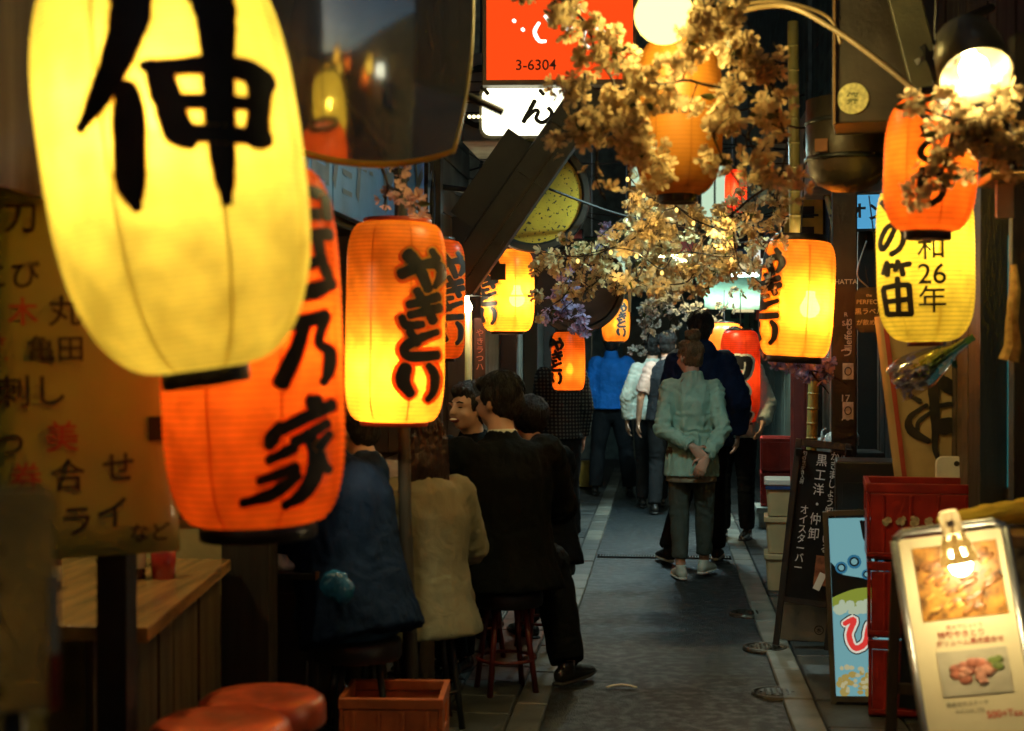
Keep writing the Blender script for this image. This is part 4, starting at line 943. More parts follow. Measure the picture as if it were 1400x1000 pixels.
# crates
def crate(label, loc, d, mat, rz=0, group=None, ribs=4, solid=False):
    w_, l_, h_ = d; t = thing('crate', label, 'crate', loc, (0, 0, rz), group); th = .014
    for sx in (-1, 1):
        mb = MB().box((sx * (w_ / 2 - th / 2), 0, h_ * .29), (th, l_, h_ * .58)).box((sx * (w_ / 2 - th / 2), 0, h_ * .93), (th + .006, l_ + .006, h_ * .12))
        for k in (-1, 1): mb.box((sx * (w_ / 2 - th / 2), k * (l_ * .34), h_ * .72), (th, l_ * .32, h_ * .30))
        mb.build('end_wall', mat, t, bevel=.003)
    for sy in (-1, 1):
        mb = MB().box((0, sy * (l_ / 2 - th / 2), h_ * .43), (w_ - 2 * th - .002, th, h_ * .86)).box((0, sy * (l_ / 2 - th / 2), h_ * .93), (w_ + .005, th + .008, h_ * .118))
        for k in range(ribs): mb.box(((k + .5) / ribs * w_ * .94 - w_ * .47, sy * (l_ / 2 + .003), h_ * .44), (.012, .008, h_ * .80))
        mb.box((0, sy * (l_ / 2 + .004), h_ * .06), (w_, .010, .02)); mb.build('side_wall', mat, t, bevel=.003)
    MB().box((0, 0, .012), (w_ - 2 * th - .004, l_ - 2 * th - .004, .016)).build('base', mat, t)
    return t
ORC = M('orange_plastic', (.42, .10, .025), .45, var=.35, scale=10)
REDC = M('red_plastic', (.30, .018, .012), .38, var=.35, scale=9)
YEC = M('yellow_plastic', (.55, .34, .05), .4, var=.25, scale=9)
q = at(541, 972, 5.0); crate('open-topped orange plastic crate on the ground in front of seated woman', (q.x, q.y, 0), (.36, .30, .31), ORC, R(4))
q = gp(772, 806); crate('yellow plastic crate standing on end at kerb behind the suited man', (q.x - .17, q.y + .16, .016), (.36, .28, .36), YEC, R(5))
q = gp(800, 668); crate('yellow plastic crate beside the man in blue quilted jacket', (q.x - .02, q.y + .14, .016), (.34, .28, .28), YEC, R(8))
q = gp(1216, 984)
G3 = 'red beer crates stacked by the sliding door'; CW = (.46, .36, .315)
cx_, cy_ = q.x + .17, q.y + .14
for i, nm in enumerate(('bottom', 'middle', 'topmost')):
    c_ = crate('scuffed red beer crate beside backlit sign, %s of its stack' % nm, (cx_ - .008 * i, cy_ + .006 * i, .016 + .322 * i), CW, REDC, R(-9 + 1.5 * i), G3)
    if i == 2:
        rr = random.Random(4); st = []
        for k in range(6):
            x = -.15 + k * .055
            for _ in range(3): a, b = rr.uniform(-.02, .02), rr.uniform(-.022, .022); st.append([(x + a, .16 + b, .008), (x + a * .2, .16 + b * .3, .006), (x - a, .16 - b * .7, .007)])
        flat_text(c_, brush(st), M('worn_print', (.45, .36, .22), .7, var=.6, scale=60, bump=0), -CW[1] / 2 - .011)
q = gp(1062, 724)
G4 = 'red crates beside the green shop front'
for i, nm in enumerate(('lower', 'upper')):
    crate('dark red crate on grey box past the cream tubs, %s of two' % nm, (q.x + .08, q.y + .12, .20 + .30 * i), (.42, .34, .29), REDC, R(-3), G4)
t = thing('grey_box', 'low grey box carrying the far dark red crates', 'box', (q.x + .05, q.y + .10, .016))
MB().box((0, 0, .155), (.46, .40, .05)).build('lid', M('grey_plastic', (.20, .21, .18), .5), t, bevel=.005)
MB().box((0, 0, .066), (.42, .36, .13)).build('tub', MATS['grey_plastic'], t, bevel=.005)
# cream tubs
TUB = M('cream_plastic', (.52, .42, .22), .4, var=.12)
q = gp(1062, 812)
for i, nm in enumerate(('bottom', 'middle', 'top')):
    t = thing('tub', 'cream plastic tub with %s behind the chalkboard, %s of its stack' % ('blue banded lid' if i == 2 else 'moulded rim', nm), 'tub', (q.x + .08, q.y + .14, .016 + .235 * i), (0, 0, R(-4)), 'cream tubs stacked behind the chalkboard')
    mb = MB()
    def ring(x, y, z): return [(a, b, z) for a, b in rrect(x, y, .03)]
    vs = ring(.25, .24, 0) + ring(.28, .27, .20) ; n = len(vs) // 2
    mb.add(vs, [tuple(range(n))[::-1], tuple(range(n, 2 * n))] + [(j, (j + 1) % n, (j + 1) % n + n, j + n) for j in range(n)]); mb.build('body', TUB, t)
    prism2 = MB(); vs = ring(.30, .29, .195) + ring(.30, .29, .228); prism2.add(vs, [tuple(range(n))[::-1], tuple(range(n, 2 * n))] + [(j, (j + 1) % n, (j + 1) % n + n, j + n) for j in range(n)]); prism2.build('lid' if i == 2 else 'rim', WHITEPLASTIC if i == 2 else TUB, t, bevel=.004)
    if i == 2: MB().box((0, -.142, .178), (.281, .006, .022)).build('band', M('blue_band', (.02, .05, .16), .4), t)
# white carton behind chalkboard
q = gp(1088, 882); t = thing('carton', 'small white cardboard carton with round printed mark behind chalkboard legs', 'carton', (q.x + .06, q.y + .12, .016), (0, 0, R(-6)))
CART = M('white_card', (.50, .46, .36), .75, var=.15)
MB().box((0, 0, .10), (.26, .20, .20)).build('box', CART, t, bevel=.003); MB().box((0, -.1015, .19), (.262, .003, .002)).build('flap_seam', BROWNWOOD, t)
rg = MB(); rg.tube([(.07 + .022 * math.cos(a * .2618), -.102, .06 + .022 * math.sin(a * .2618)) for a in range(25)], .0022, 5, caps=False); rg.build('printed_mark', INK, t)
flat_text(t, text2d('水', .026, .02), INK, -.1025, (.07, .06))
# chalkboard
a_, b_ = gp(1054, 888), gp(1104, 894)
t = thing('chalkboard_sign', 'black A-frame chalkboard with upright chalk writing on pavement by the crates', 'chalkboard', ((a_.x + b_.x) / 2 + .06, (a_.y + b_.y) / 2, .016), (0, 0, R(-9)))
bw, bh = .285, 1.06; s_ = .255 / 60
lean = Matrix.Rotation(R(-11), 3, 'X') @ Matrix.Rotation(R(5.5), 3, 'Y')
def lp(mb): mb.v = [lean @ p_ for p_ in mb.v]; return mb
lp(MB().box((0, .0, bh * .59), (bw - .05, .012, bh * .72))).build('board', M('blackboard', (.007, .007, .007), .7, var=.5, scale=5, bump=0, spec=.2), t)
for sx in (-1, 1):
    lp(MB().box((sx * (bw / 2 - .016), 0, bh / 2), (.032, .026, bh))).build('frame_stile', BLACK, t, bevel=.003)
    MB().box((sx * (bw / 2 - .016) + .06, .30, bh * .47), (.028, .022, bh * .98), rot=(R(14), R(5), 0)).build('back_leg', BLACK, t)
lp(MB().box((0, 0, bh - .018), (bw - .064, .026, .036))).build('frame_rail', BLACK, t); lp(MB().box((0, 0, bh * .22), (bw - .064, .026, .03))).build('frame_rail', BLACK, t)
def chalk(tx, x, z0, size, ls=.95, off=.004):
    vs, fs = text2d('\n'.join(tx), size, off, line=ls); H_ = max(v[1] for v in vs)
    rr = random.Random(len(tx)); mb = MB(); mb.add([lean @ V((v[0] * .88 + x * .84 + .004 * noise.noise(V((v[1] * 30, x, 0))), -.0075, v[1] - H_ + z0)) for v in vs], fs); mb.build('lettering', CHALK, t)
chalk('ほろよいセット', .125, 1.00, .028); chalk('かきましょう卸している', .075, 1.01, .050); chalk('黒工洋・仲卸', .0, .99, .066, 1.15); chalk('オイスターバー', -.07, .72, .052); chalk('旬の生がき入荷', -.105, 1.0, .026)
mb = MB(); mb.box((.06, -.010, .40), (.07, .003, .15)); lp(mb).build('photo_card', M('food_card', (.30, .10, .04), .5, var=.6, scale=30, bump=0), t)
mb = MB(); mb.box((.055, -.0115, .345), (.035, .003, .09), rot=(0, R(18), 0)); lp(mb).build('paper_note', M('white_paper', (.75, .74, .68), .7), t)
# tied plastic bag on black bin
q = at(1150, 598, 8.0)
t = thing('bin', 'black box bin behind chalkboard carrying the tied bag', 'bin', (q.x + .03, q.y + .05, .016))
MB().box((0, 0, .46), (.36, .30, .92)).build('body', BLACK, t, bevel=.01); MB().box((0, 0, .935), (.38, .32, .03)).build('lid', DARKMETAL, t, bevel=.006)
mb = MB(); mb.ell((0, 0, .06), (.095, .07, .06)); mb.ell((.04, 0, .07), (.06, .06, .065)); mb.tube([(-.06, 0, .07), (-.10, 0, .05), (-.115, 0, .055)], [.035, .012, .022], 10, caps='round')
for k in (-1, 1): mb.tube([(-.10, 0, .055), (-.105, .012 * k, .11), (-.085, .02 * k, .125)], [.008, .006, .004], 6, caps='round')
bag = link('plastic_bag', remesh(mb, .006, .012, 26, smooth=2), M('bag_film', (.42, .46, .46), .25, var=.2, bump=.3, bscale=40)); bag.location = (q.x - .0, q.y, .965)
tag(bag, 'tied grey carrier bag lying on the bin above the chalkboard', 'bag')
# dark box over the beer crates, white tray, tall paper banner
q = at(1196, 680, 6.75); t = thing('speaker_box', 'plain black box standing between chalkboard and red crates', 'box', (q.x, q.y, .016), (0, 0, R(-6)))
MB().box((0, 0, .50), (.36, .30, .99)).build('body', BLACK, t, bevel=.008); MB().box((0, -.153, .6), (.30, .006, .6)).build('front_panel', DARKMETAL, t)
q = at(1308, 660, 6.28); t = thing('cutting_board', 'white rounded cutting board leaning behind the topmost red crate', 'board', (q.x, q.y, .94), (R(-8), 0, R(-6)))
prism(MB(), rrect(.17, .24, .03), .008, -.008).build('slab', WHITEPLASTIC, t, bevel=.003); MB().tube([(0, -.010, .09), (0, .010, .09)], .012, 12).build('hanging_hole', BLACK, t)
t, s = facing('paper_banner', 'cream paper banner with huge black brush character below the tall yellow lantern', 'banner', 1276, 560, 6.5, R(7))
n_ = 16; vs = []; fs = []; hw, hh = 62 * s, 135 * s
cyl = lambda u: -math.cos(u / hw * 1.1) * .07
for i in range(n_ + 1):
    for j in range(17): u = (j / 16 - .5) * 2 * hw; v = hh - 2 * hh * i / n_; vs.append((u, cyl(u) + .010 * noise.noise(V((u * 9, v * 6, 3))), v))
for i in range(n_):
    for j in range(16): a = i * 17 + j; fs.append((a, a + 17, a + 18, a + 1))
o = MB().add(vs, fs).build('sheet', M('cream_paper', (.44, .33, .15), .7, var=.2, scale=4, bump=.2, bscale=20), t, True); md = o.modifiers.new('thick', 'SOLIDIFY'); md.thickness = .002
KUSHI = [[(1275,505,16),(1277,545,14),(1279,585,11),(1278,612,7),(1286,634,5)], [(1268,553,5),(1246,570,8),(1247,588,12),(1270,602,8)], [(1275,562,5),(1258,575,6),(1255,587,4)], [(1284,554,5),(1302,552,6),(1308,562,4)], [(1284,583,20),(1298,580,22),(1313,573,8)], [(1245,540,4),(1258,548,8)], [(1284,520,18),(1300,530,20)]]
vs, fs = brush(pxstrokes(KUSHI, 1276, 560, s, R(7)))
MB().add([(u, cyl(u) - .014 - ly * .0003, v) for u, v, ly in vs], fs).build('lettering', INK, t)
for sx in (-.78, .80): 
    vs, fs = brush([[(sx * hw, hh * .98, .004), (sx * hw, 0, .004), (sx * hw, -hh * .98, .004)]], across=1); MB().add([(u, cyl(u) - .012, v) for u, v, ly in vs], fs).build('red_line', REDINK, t)
MB().tube([(-hw, 0, hh), (hw, 0, hh)], .008, 8).build('top_rod', BROWNWOOD, t); 
for sx in (-1, 1): MB().tube([(sx * hw * .8, 0, hh), (sx * hw * .8, .02, hh + .55)], .003, 6).build('string', CABLE, t)
# bouquet in film
t, s = facing('bouquet', 'film wrapped bouquet of purple flowers hanging under the tall yellow lantern', 'bouquet', 1268, 500, 5.55, R(33))
mb = MB(); prof = [(.018, .165), (.03, .11), (.055, .05), (.075, -.02), (.082, -.08), (.070, -.14)]
mb.lathe(prof, 18); mb.v = [V((p_.z * -1, p_.y * .7, p_.x)) if False else V((p_.z, p_.y * .7, p_.x)) for p_ in mb.v]
for v in mb.v: v += V((.006 * noise.noise(v * 40), 0, .010 * noise.noise(v * 30 + V((5, 0, 0)))))
mb.build('wrap', glass('cellophane', (.95, .92, .8), .1, .30), t, True)
for k in range(7):
    a = k * .9; MB().tube([(-.05, .02 * math.cos(a), .03 * math.sin(a)), (.10, .008 * math.cos(a), .012 * math.sin(a)), (.20, .006 * math.cos(a), .008 * math.sin(a))], .005, 6).build('stem', M('green_stem', (.10, .20, .03), .5), t, True)
BOUQ = t
# right counter, wooden framed board, menu board with clamp lamp, cloth roll
t = thing('side_counter', 'pale wooden side counter behind the lamplit menu board', 'counter', (1.15, 4.3, 0))
q = at(1345, 730, 4.35)
mb = MB().box((1.42, 4.45, q.z), (.90, .55, .035)); at_root(mb, t); mb.build('counter_top', COUNTERWOOD, t, bevel=.004)
for i in range(7):
    mb = MB().box((1.01 + i * .12, 4.22, q.z / 2 - .01), (.112, .02, q.z - .04)); at_root(mb, t); mb.build('board', COUNTERWOOD, t, bevel=.002)
zc = q.z + .018
q = at(1372, 690, 4.35)
mb = MB(); mb.tube([(-.17, 0, .015), (-.06, 0, .03), (.08, 0, .048), (.24, 0, .055)], [(.045, .012), (.06, .028), (.062, .036), (.06, .036)], 14, side=(0, 1, 0), caps='round')
o = link('cloth_roll', remesh(mb, .006, .014, 18, smooth=2, stretch=(.4, 1, 1)), cloth('yellow_cloth', (.70, .46, .05))); o.location = (q.x, 4.40, zc); o.rotation_euler = (0, 0, R(8)); tag(o, 'bright yellow folded cloth on the pale wooden side counter', 'cloth')
q = at(1395, 800, 4.15)
t = thing('food_poster', 'food photo poster on front of the side counter', 'poster', (q.x + .03, 4.195, q.z), (0, R(-4), 0))
FOODM = M('food_photo', (.25, .10, .03), .4, var=.9, scale=16, bump=0, col2=(.75, .55, .22))
MB().box((0, 0, 0), (.17, .006, .24)).build('sheet', CART, t); MB().box((0, -.005, .03), (.15, .003, .15)).build('photo', FOODM, t)
t, s = facing('framed_board', 'plain wooden framed stand just behind the lamplit menu board', 'stand', 1262, 880, 4.55, R(-2))
hw, hh = 38 * s, 142 * s
MB().box((0, .004, 20 * s), (2 * hw - .04, .006, 2 * hh - 60 * s)).build('panel', M('dark_panel', (.02, .025, .022), .5), t)
for sx in (-1, 1): MB().box((sx * hw, 0, -.2), (.036, .03, 2 * hh + .4)).build('stile', BROWNWOOD, t, bevel=.003)
for zz in (hh - .018, -hh * .45): MB().box((0, 0, zz), (2 * hw - .036, .026, .034)).build('rail', BROWNWOOD, t, bevel=.003)
t, s = facing('menu_board', 'lamplit menu board with two food photos on leaning metal frame', 'menu board', 1322, 880, 3.95, R(9.5), R(-8))
hw, hh = 70 * s, 150 * s
CRB = M('cream_menu', (.66, .60, .36), .5, var=.06, bump=0)
MB().box((0, 0, -.10), (2 * hw, .008, 2 * hh + .2)).build('panel', CRB, t)
for sx in (-1, 1): MB().tube([(sx * (hw + .008), 0, hh), (sx * (hw + .008), 0, -hh - .42)], .012, 10).build('side_tube', STEEL, t, True)
MB().tube([(-hw - .008, 0, hh), (-hw + .02, 0, hh + .018), (hw - .02, 0, hh + .018), (hw + .008, 0, hh)], .012, 10).build('top_tube', STEEL, t, True)
MB().tube([(0, .02, hh), (0, .34, -hh - .40)], .012, 8).build('back_leg', STEEL, t, True)
MB().box((4 * s, -.006, 85 * s), (112 * s, .003, 100 * s)).build('photo', M('grill_photo', (.10, .028, .006), .35, var=.9, scale=26, bump=0, col2=(.62, .30, .05)), t)
MB().box((4 * s, -.006, -38 * s), (92 * s, .003, 60 * s)).build('photo', M('plate_photo', (.42, .40, .28), .4, var=.2, scale=12, bump=0), t)
rr = random.Random(8); mb = MB()
for k in range(16): a = rr.uniform(0, 6.28); d_ = rr.uniform(0, 1) ** .5; mb.ell((4 * s + math.cos(a) * d_ * 30 * s, -.009, -40 * s + math.sin(a) * d_ * 14 * s), (9 * s, .003, 7 * s), 8, 5)
mb.build('printed_meat', M('meat_print', (.40, .14, .08), .5, var=.5, scale=40, bump=0), t, True)
def squiggle(x0, x1, zz, hgt, mat, seed, thick=.0035):
    rr = random.Random(seed); st = []; x = x0
    while x < x1:
        for _ in range(2): st.append([(x + rr.uniform(0, hgt * .7), zz + rr.uniform(-.5, .5) * hgt, thick), (x + rr.uniform(0, hgt * .8), zz + rr.uniform(-.5, .5) * hgt, thick)])
        x += hgt * 1.25
    flat_text(t, brush(st, across=1), mat, -.006)
DRED = M('dark_red_print', (.30, .035, .02), .5, bump=0); GRP = M('grey_print', (.2, .19, .13), .6, bump=0)
for tx, sz, x, y, mt in (('炭火でじっくり', 7, 0, 24, DRED), ('特製やきとり', 10.5, -6, 14, DRED), ('ボリューム満点盛合せ', 9, 4, 3, DRED), ('国産和牛ステーキ', 7, -12, -79, GRP), ('Beef steak 150g', 6, -10, -89, GRP)):
    flat_text(t, text2d(tx, sz * s, .012), mt, -.006, (x * s, y * s))
def printed(name, mat, n, x0, x1, z0, z1, sx, sz, y, seed, ang=0):
    rr = random.Random(seed); mb = MB()
    for k in range(n): mb.ell((rr.uniform(x0, x1) * s, y - k * .00003, rr.uniform(z0, z1) * s), (sx * s * rr.uniform(.7, 1.3), .0012, sz * s * rr.uniform(.7, 1.3)), 8, 4, (0, ang + rr.uniform(-.3, .3), 0))
    o = mb.build(name, mat, t, True); o['kind'] = 'stuff'
printed('printed_skewers', M('skewer_print', (.16, .05, .012), .35, var=.8, scale=60, bump=0, col2=(.45, .20, .05)), 26, -40, 48, 45, 120, 13, 5, -.0078, 3, -.5)
printed('printed_glaze', M('glaze_print', (.60, .34, .07), .3, var=.4, scale=60, bump=0), 22, -40, 48, 45, 120, 6, 2, -.0092, 4, -.5)
printed('printed_garnish', M('garnish_print', (.16, .22, .05), .5, var=.4, scale=60, bump=0), 7, 18, 38, -34, -22, 7, 4, -.0105, 5)
printed('printed_slices', M('slice_print', (.52, .25, .16), .5, var=.4, scale=60, bump=0), 14, -24, 30, -52, -30, 6, 4, -.0118, 6)
flat_text(t, text2d('500+Tax', 13 * s, .01), MATS_red, -.006, (34 * s, -96 * s))
t, s = facing('clamp_lamp', 'white perforated clip lamp with glowing bulb on the menu board top', 'lamp', 1305, 738, 3.78, R(13))
WP = paper('lamp_white', (.80, .68, .42), 1, .0, .45)
MB().lathe([(.022, .075), (.026, .06), (.026, .02), (.020, .015)], 24).lathe([(.001, .078), (.022, .075)], 24).build('socket', WP, t, True)
mb = MB(); n = 20
prof = [(.024, .015), (.030, .0), (.036, -.02), (.041, -.04), (.046, -.06)]
sh = MB()
for i in range(len(prof) - 1):
    for j in range(n):
        if (i in (0, 2)) and j % 3 == 1: continue
        (r0, z0), (r1, z1) = prof[i], prof[i + 1]; a0, a1 = 2 * math.pi * j / n, 2 * math.pi * (j + 1) / n
        sh.add([(r0 * math.cos(a0), r0 * math.sin(a0), z0), (r0 * math.cos(a1), r0 * math.sin(a1), z0), (r1 * math.cos(a1), r1 * math.sin(a1), z1), (r1 * math.cos(a0), r1 * math.sin(a0), z1)], [(0, 1, 2, 3)])
o = sh.build('shade', WP, t, True); md = o.modifiers.new('thick', 'SOLIDIFY'); md.thickness = .003
MB().box((0, -.027, .045), (.018, .002, .016)).build('maker_sticker', CART, t); MB().box((.0, .06, .05), (.02, .10, .014)).build('clamp', DARKMETAL, t)
bulb_light(t, (0, 0, -.065), 12, (1, .74, .38), r=.030, strength=90)
# backlit beer sign
a_ = gp(1150, 968)
t = thing('beer_sign', 'backlit pale blue sign with red outlined kana leaning against red crates', 'sign', (a_.x + .135, a_.y + .03, .016), (R(-4), R(-2.5), R(-6)))
sw, sh_ = .30, .80
for sx in (-1, 1): MB().box((sx * (sw / 2 + .012), 0, sh_ / 2), (.024, .05, sh_ + .03)).build('stile', M('sign_frame', (.10, .09, .07), .5), t, bevel=.003)
MB().box((0, 0, sh_ + .008), (sw, .05, .022)).build('rail', MATS['sign_frame'], t); MB().box((0, 0, .02), (sw, .05, .022)).build('rail', MATS['sign_frame'], t)
MB().box((0, .005, sh_ / 2), (sw, .03, sh_ - .03)).build('light_panel', emit('sign_blue', (.26, .58, .62), .55), t)
PD = M('print_dark', (.015, .025, .04), .4)
prism(MB(), [(-.02, .775), (.149, .775), (.149, .52), (.09, .50), (.05, .54), (.03, .62), (-.01, .70)], -.0115, -.0125).build('printed_shadow', PD, t)  # dark printed area of the sign picture
prism(MB(), [(-.149, .60), (-.10, .545), (-.02, .53), (.149, .50), (.149, .44), (-.149, .44)], -.0115, -.0123).build('printed_shadow', PD, t)
for cx0, cz0, r0 in ((-.105, .575, .026), (-.05, .60, .030), (.06, .57, .034), (.0, .545, .022)):
    for f0, nm, mt in ((1, 'printed_cap', emit('cap_blue', (.05, .25, .42), .5)), (.68, 'printed_cap', PD), (.45, 'printed_cap', emit('cap_pale', (.30, .60, .62), .5))):
        prism(MB(), [(cx0 + r0 * f0 * math.cos(k * .449), cz0 + r0 * f0 * math.sin(k * .449)) for k in range(14)], -.0125, -.0130 - .0006 * (1 - f0)).build(nm, mt, t)
rr = random.Random(2)
def patch(name, mat, n, x0, x1, z0, z1, sx, sz, y):
    mb = MB()
    for k in range(n):
        mb.ell((rr.uniform(x0, x1), y, rr.uniform(z0, z1)), (sx * rr.uniform(.6, 1.3), .0016, sz * rr.uniform(.6, 1.3)), 8, 4)
    o = mb.build(name, mat, t, True); o['kind'] = 'stuff'
prism(MB(), [(-.149 + .298 * i / 12, .435 + .055 * math.sin(math.pi * (i + 1) / 14)) for i in range(13)] + [(.149, .41), (-.149, .41)], -.0126, -.0134).build('printed_lime', emit('lime', (.40, .48, .06), .5), t)
patch('printed_froth', emit('froth', (.62, .72, .50), .6), 46, -.13, .13, .385, .425, .022, .015, -.0134)
patch('printed_foam', emit('foam_yellow', (.70, .52, .14), .45), 60, -.135, .135, .04, .13, .015, .013, -.0126)
patch('printed_foam_light', emit('foam_pale', (.80, .72, .40), .5), 40, -.135, .135, .05, .16, .011, .010, -.0140)
HI = [[(-.105, .335, .012), (-.06, .355, .020), (-.085, .29, .024), (-.065, .235, .024), (-.02, .255, .024), (.0, .33, .020), (.03, .29, .014)]]
flat_text(t, brush(HI, .014), INK, -.013); flat_text(t, brush(HI, .009), emit('white_outline', (.9, .85, .7), .7), -.0138); flat_text(t, brush(HI), emit('red_kana', (.8, .05, .04), .8), -.0146)
L = bpy.data.lights.new('lamp', 'AREA')
bpy.data.lights.remove(L)

# ------------------------------------------------------------------ up above
# bare bulb over the amber lantern
t, s = facing('bare_bulb', 'large bare glowing bulb above the amber lantern among blossoms', 'lamp', 908, 18, 4.75)
bulb_light(t, (0, 0, 0), 105, (1, .77, .26), r=.105, strength=4, glow=(1, .70, .17))
MB().tube([(0, 0, .11), (0, 0, .18)], .03, 12).build('socket', BLACK, t, True); MB().tube([(0, 0, .18), (.02, .02, .8)], .006, 6).build('cord', CABLE, t)
# spot lamp
t, s = facing('spot_lamp', 'black cylindrical spot lamp glaring onto the blossom above the orange lantern', 'lamp', 1328, 84, 4.3, R(14), R(-38))
sp = MB().lathe([(.001, .13), (.05, .13), (.085, .11), (.098, .05), (.108, -.07), (.102, -.07), (.092, .05), (.05, .115)], 36); o = sp.build('shade', M('lamp_hood', (.16, .145, .09), .35, metal=.3), t, True)
bulb_light(t, (0, 0, -.03), 45, (1, .78, .30), r=.044, strength=50, glow=(1, .82, .40)); MB().tube([(0, 0, .10), (0, .06, .26), (.12, .2, .45)], .014, 8).build('arm', DARKMETAL, t, True)
# dark hood with round sticker, barrel below
t, s = facing('duct_box', 'dark metal duct box with round yellow sticker above the bar side', 'duct', 1215, 60, 5.3, R(0))
MB().box((0, .12, .06), (150 * s, .3, 215 * s + .12)).build('casing', M('duct_metal', (.045, .035, .022), .5, metal=.3, var=.4, scale=5), t, bevel=.006)
MB().box((-72 * s, -.04, -10 * s), (.008, .02, 200 * s)).build('edge_strip', M('rust_edge', (.20, .11, .04), .5, metal=.4), t)
MB().lathe([(.001, -.002), (.055, -.002), (.057, 0), (.055, .002), (.001, .002)], 28).build('sticker', M('yellow_sticker', (.50, .46, .18), .5, var=.4, scale=60, bump=0), t, rot=(R(90), 0, 0), loc=(-47 * s, -.035, -75 * s))
flat_text(t, text2d('祭', .05, .02), M('sticker_print', (.16, .17, .06), .6, bump=0), -.0385, (-47 * s, -75 * s))
MB().box((48 * s, -.045, -52 * s), (.05, .004, .035)).build('red_tag', RED, t)
MB().box((30 * s, -.12, 10 * s), (.11, .06, 230 * s), rot=(0, R(-14), 0)).build('diagonal_brace', M('olive_brace', (.07, .065, .03), .45), t, bevel=.005)
t, s = facing('round_tank', 'dark round bellied tank hanging under the duct box', 'tank', 1158, 205, 5.9)
MB().lathe([(.001, -.175), (.06, -.168), (.12, -.14), (.155, -.09), (.165, 0), (.165, .20), (.001, .20)], 32).build('belly', M('tank_metal', (.05, .038, .022), .45, metal=.3, var=.35, scale=4), t, True)
for z0 in (-.05, .10): MB().lathe([(.166, z0), (.171, z0 + .004), (.171, z0 + .016), (.166, z0 + .02)], 32).build('hoop', DARKMETAL, t, True)
MB().box((-.10, -.15, .0), (.05, .02, .05)).build('rust_plate', M('rust', (.20, .08, .03), .7), t); MB().tube([(0, 0, .2), (0, 0, .5)], .03, 12).build('pipe', DARKMETAL, t, True)
# convex mirror
t, s = facing('convex_mirror', 'rounded rectangular convex mirror with yellow rim above lanterns on eatery side', 'mirror', 500, 40, 4.0, R(-3), R(-1), yaw=face_cam(at(500, 40, 4.0)) + R(4))
hw, hh = 142 * s, 185 * s; vs = []; fs = []; N_ = 22
def sq(a, b):                               # square grid to rounded rectangle
    x, y = a, b; return x * math.sqrt(1 - y * y * .22), y * math.sqrt(1 - x * x * .28)
for i in range(N_ + 1):
    for j in range(N_ + 1):
        a, b = sq(j / N_ * 2 - 1, i / N_ * 2 - 1); vs.append((a * hw, -.13 * (1 - .5 * (a * a + b * b)), b * hh))
for i in range(N_):
    for j in range(N_): a = i * (N_ + 1) + j; fs.append((a, a + 1, a + N_ + 2, a + N_ + 1))
MB().add(vs, fs).build('mirror_face', M('mirror', (.80, .86, .80), .10, metal=.82, var=.12, scale=6, bump=.05, bscale=9), t, True)
path = []
for k in range(4 * N_):
    e, f_ = divmod(k, N_); u = f_ / N_ * 2 - 1
    a, b = sq(*((u, -1), (1, u), (-u, 1), (-1, -u))[e]); path.append((a * hw * 1.0, -.02, b * hh * 1.0))
path.append(path[0]); MB().tube(path, .013, 8, side=(0, 1, 0), caps=False).build('rim', M('yellow_rim', (.50, .36, .04), .35), t, True)
MB().tube([(hw * .6, .02, -hh * .3), (hw + .12, .06, -hh * .5)], .012, 8).build('bracket', DARKMETAL, t, True)
# blue shop sign along the left front
t = thing('blue_sign', 'long faded blue sign board along eatery front behind the lanterns', 'sign', (-1.24, 6.2, 2.32))
BL = M('blue_sign_paint', (.006, .10, .42), .4, var=.3, scale=4)
for i in range(3): MB().box((0, -1.5 + 1.03 * i + .0, 0), (.04, 1.02, .56)).build('panel', BL, t, bevel=.004)
vs, fs = text2d('居酒屋やきとり', .42, .03); MB().add([(.0225, v[0], v[1]) for v in vs], fs).build('lettering', M('sign_navy', (.008, .02, .05), .5, bump=0), t)
# red lit sign and white lit sign
t, s = facing('red_light_sign', 'orange-red light box sign with white script above the white sign', 'sign', 765, 45, 7.4)
MB().box((0, .05, 0), (212 * s, .10, 142 * s)).build('casing', M('sign_case', (.10, .085, .05), .45), t, bevel=.004)
MB().box((0, -.002, 0), (200 * s, .01, 128 * s)).build('light_panel', emit('sign_red', (1.0, .072, .008), 1.05), t)
flat_text(t, text2d('3-6304', 20 * s, .01), M('sign_dark_red', (.12, .01, .005), .5, bump=0), -.0085, (-32 * s, -44 * s))
SCR = [[(737,32,5),(731,44,6),(737,56,6),(746,57,5)], [(764,14,5),(770,34,6),(779,42,6),(785,36,5),(783,22,4)], [(800,44,5),(797,58,6),(805,66,5)], [(792,8,5),(799,16,5)], [(815,40,5),(826,46,6),(822,58,4)], [(745,22,4),(752,32,5)], [(778,10,5),(790,18,7)], [(702,28,5),(704,30,5)], [(714,40,5),(716,42,5)]]
flat_text(t, brush(pxstrokes(SCR, 765, 45, s)), emit('sign_white_script', (1, .95, .8), 1.5), -.009)
flat_text(t, brush(pxstrokes([[(772,16,6),(777,30,8),(784,34,5)]], 765, 45, s)), INK, -.011)
t, s = facing('white_light_sign', 'white light box sign with one black kana under the red sign', 'sign', 730, 153, 7.5)
prism(MB(), rrect(150 * s, 74 * s, 14 * s), .09, -.0).build('casing', M('sign_case', (.10, .085, .05), .45), t)
prism(MB(), rrect(142 * s, 65 * s, 12 * s), -.001, -.012).build('light_panel', emit('sign_white', (1.0, .97, .70), 2.6), t)
NN = [[(731,139,6),(724,152,6),(716,167,6.5)], [(720,162,4),(731,152,5),(736,154,5),(733,163,4.5),(741,168.5,5),(752,162,6),(754,154,5),(749,148,2)], [(738,124,4),(743,130,5)], [(668,130,1),(660,120,8)]]
flat_text(t, brush(pxstrokes(NN, 730, 153, s)), INK, -.0135)
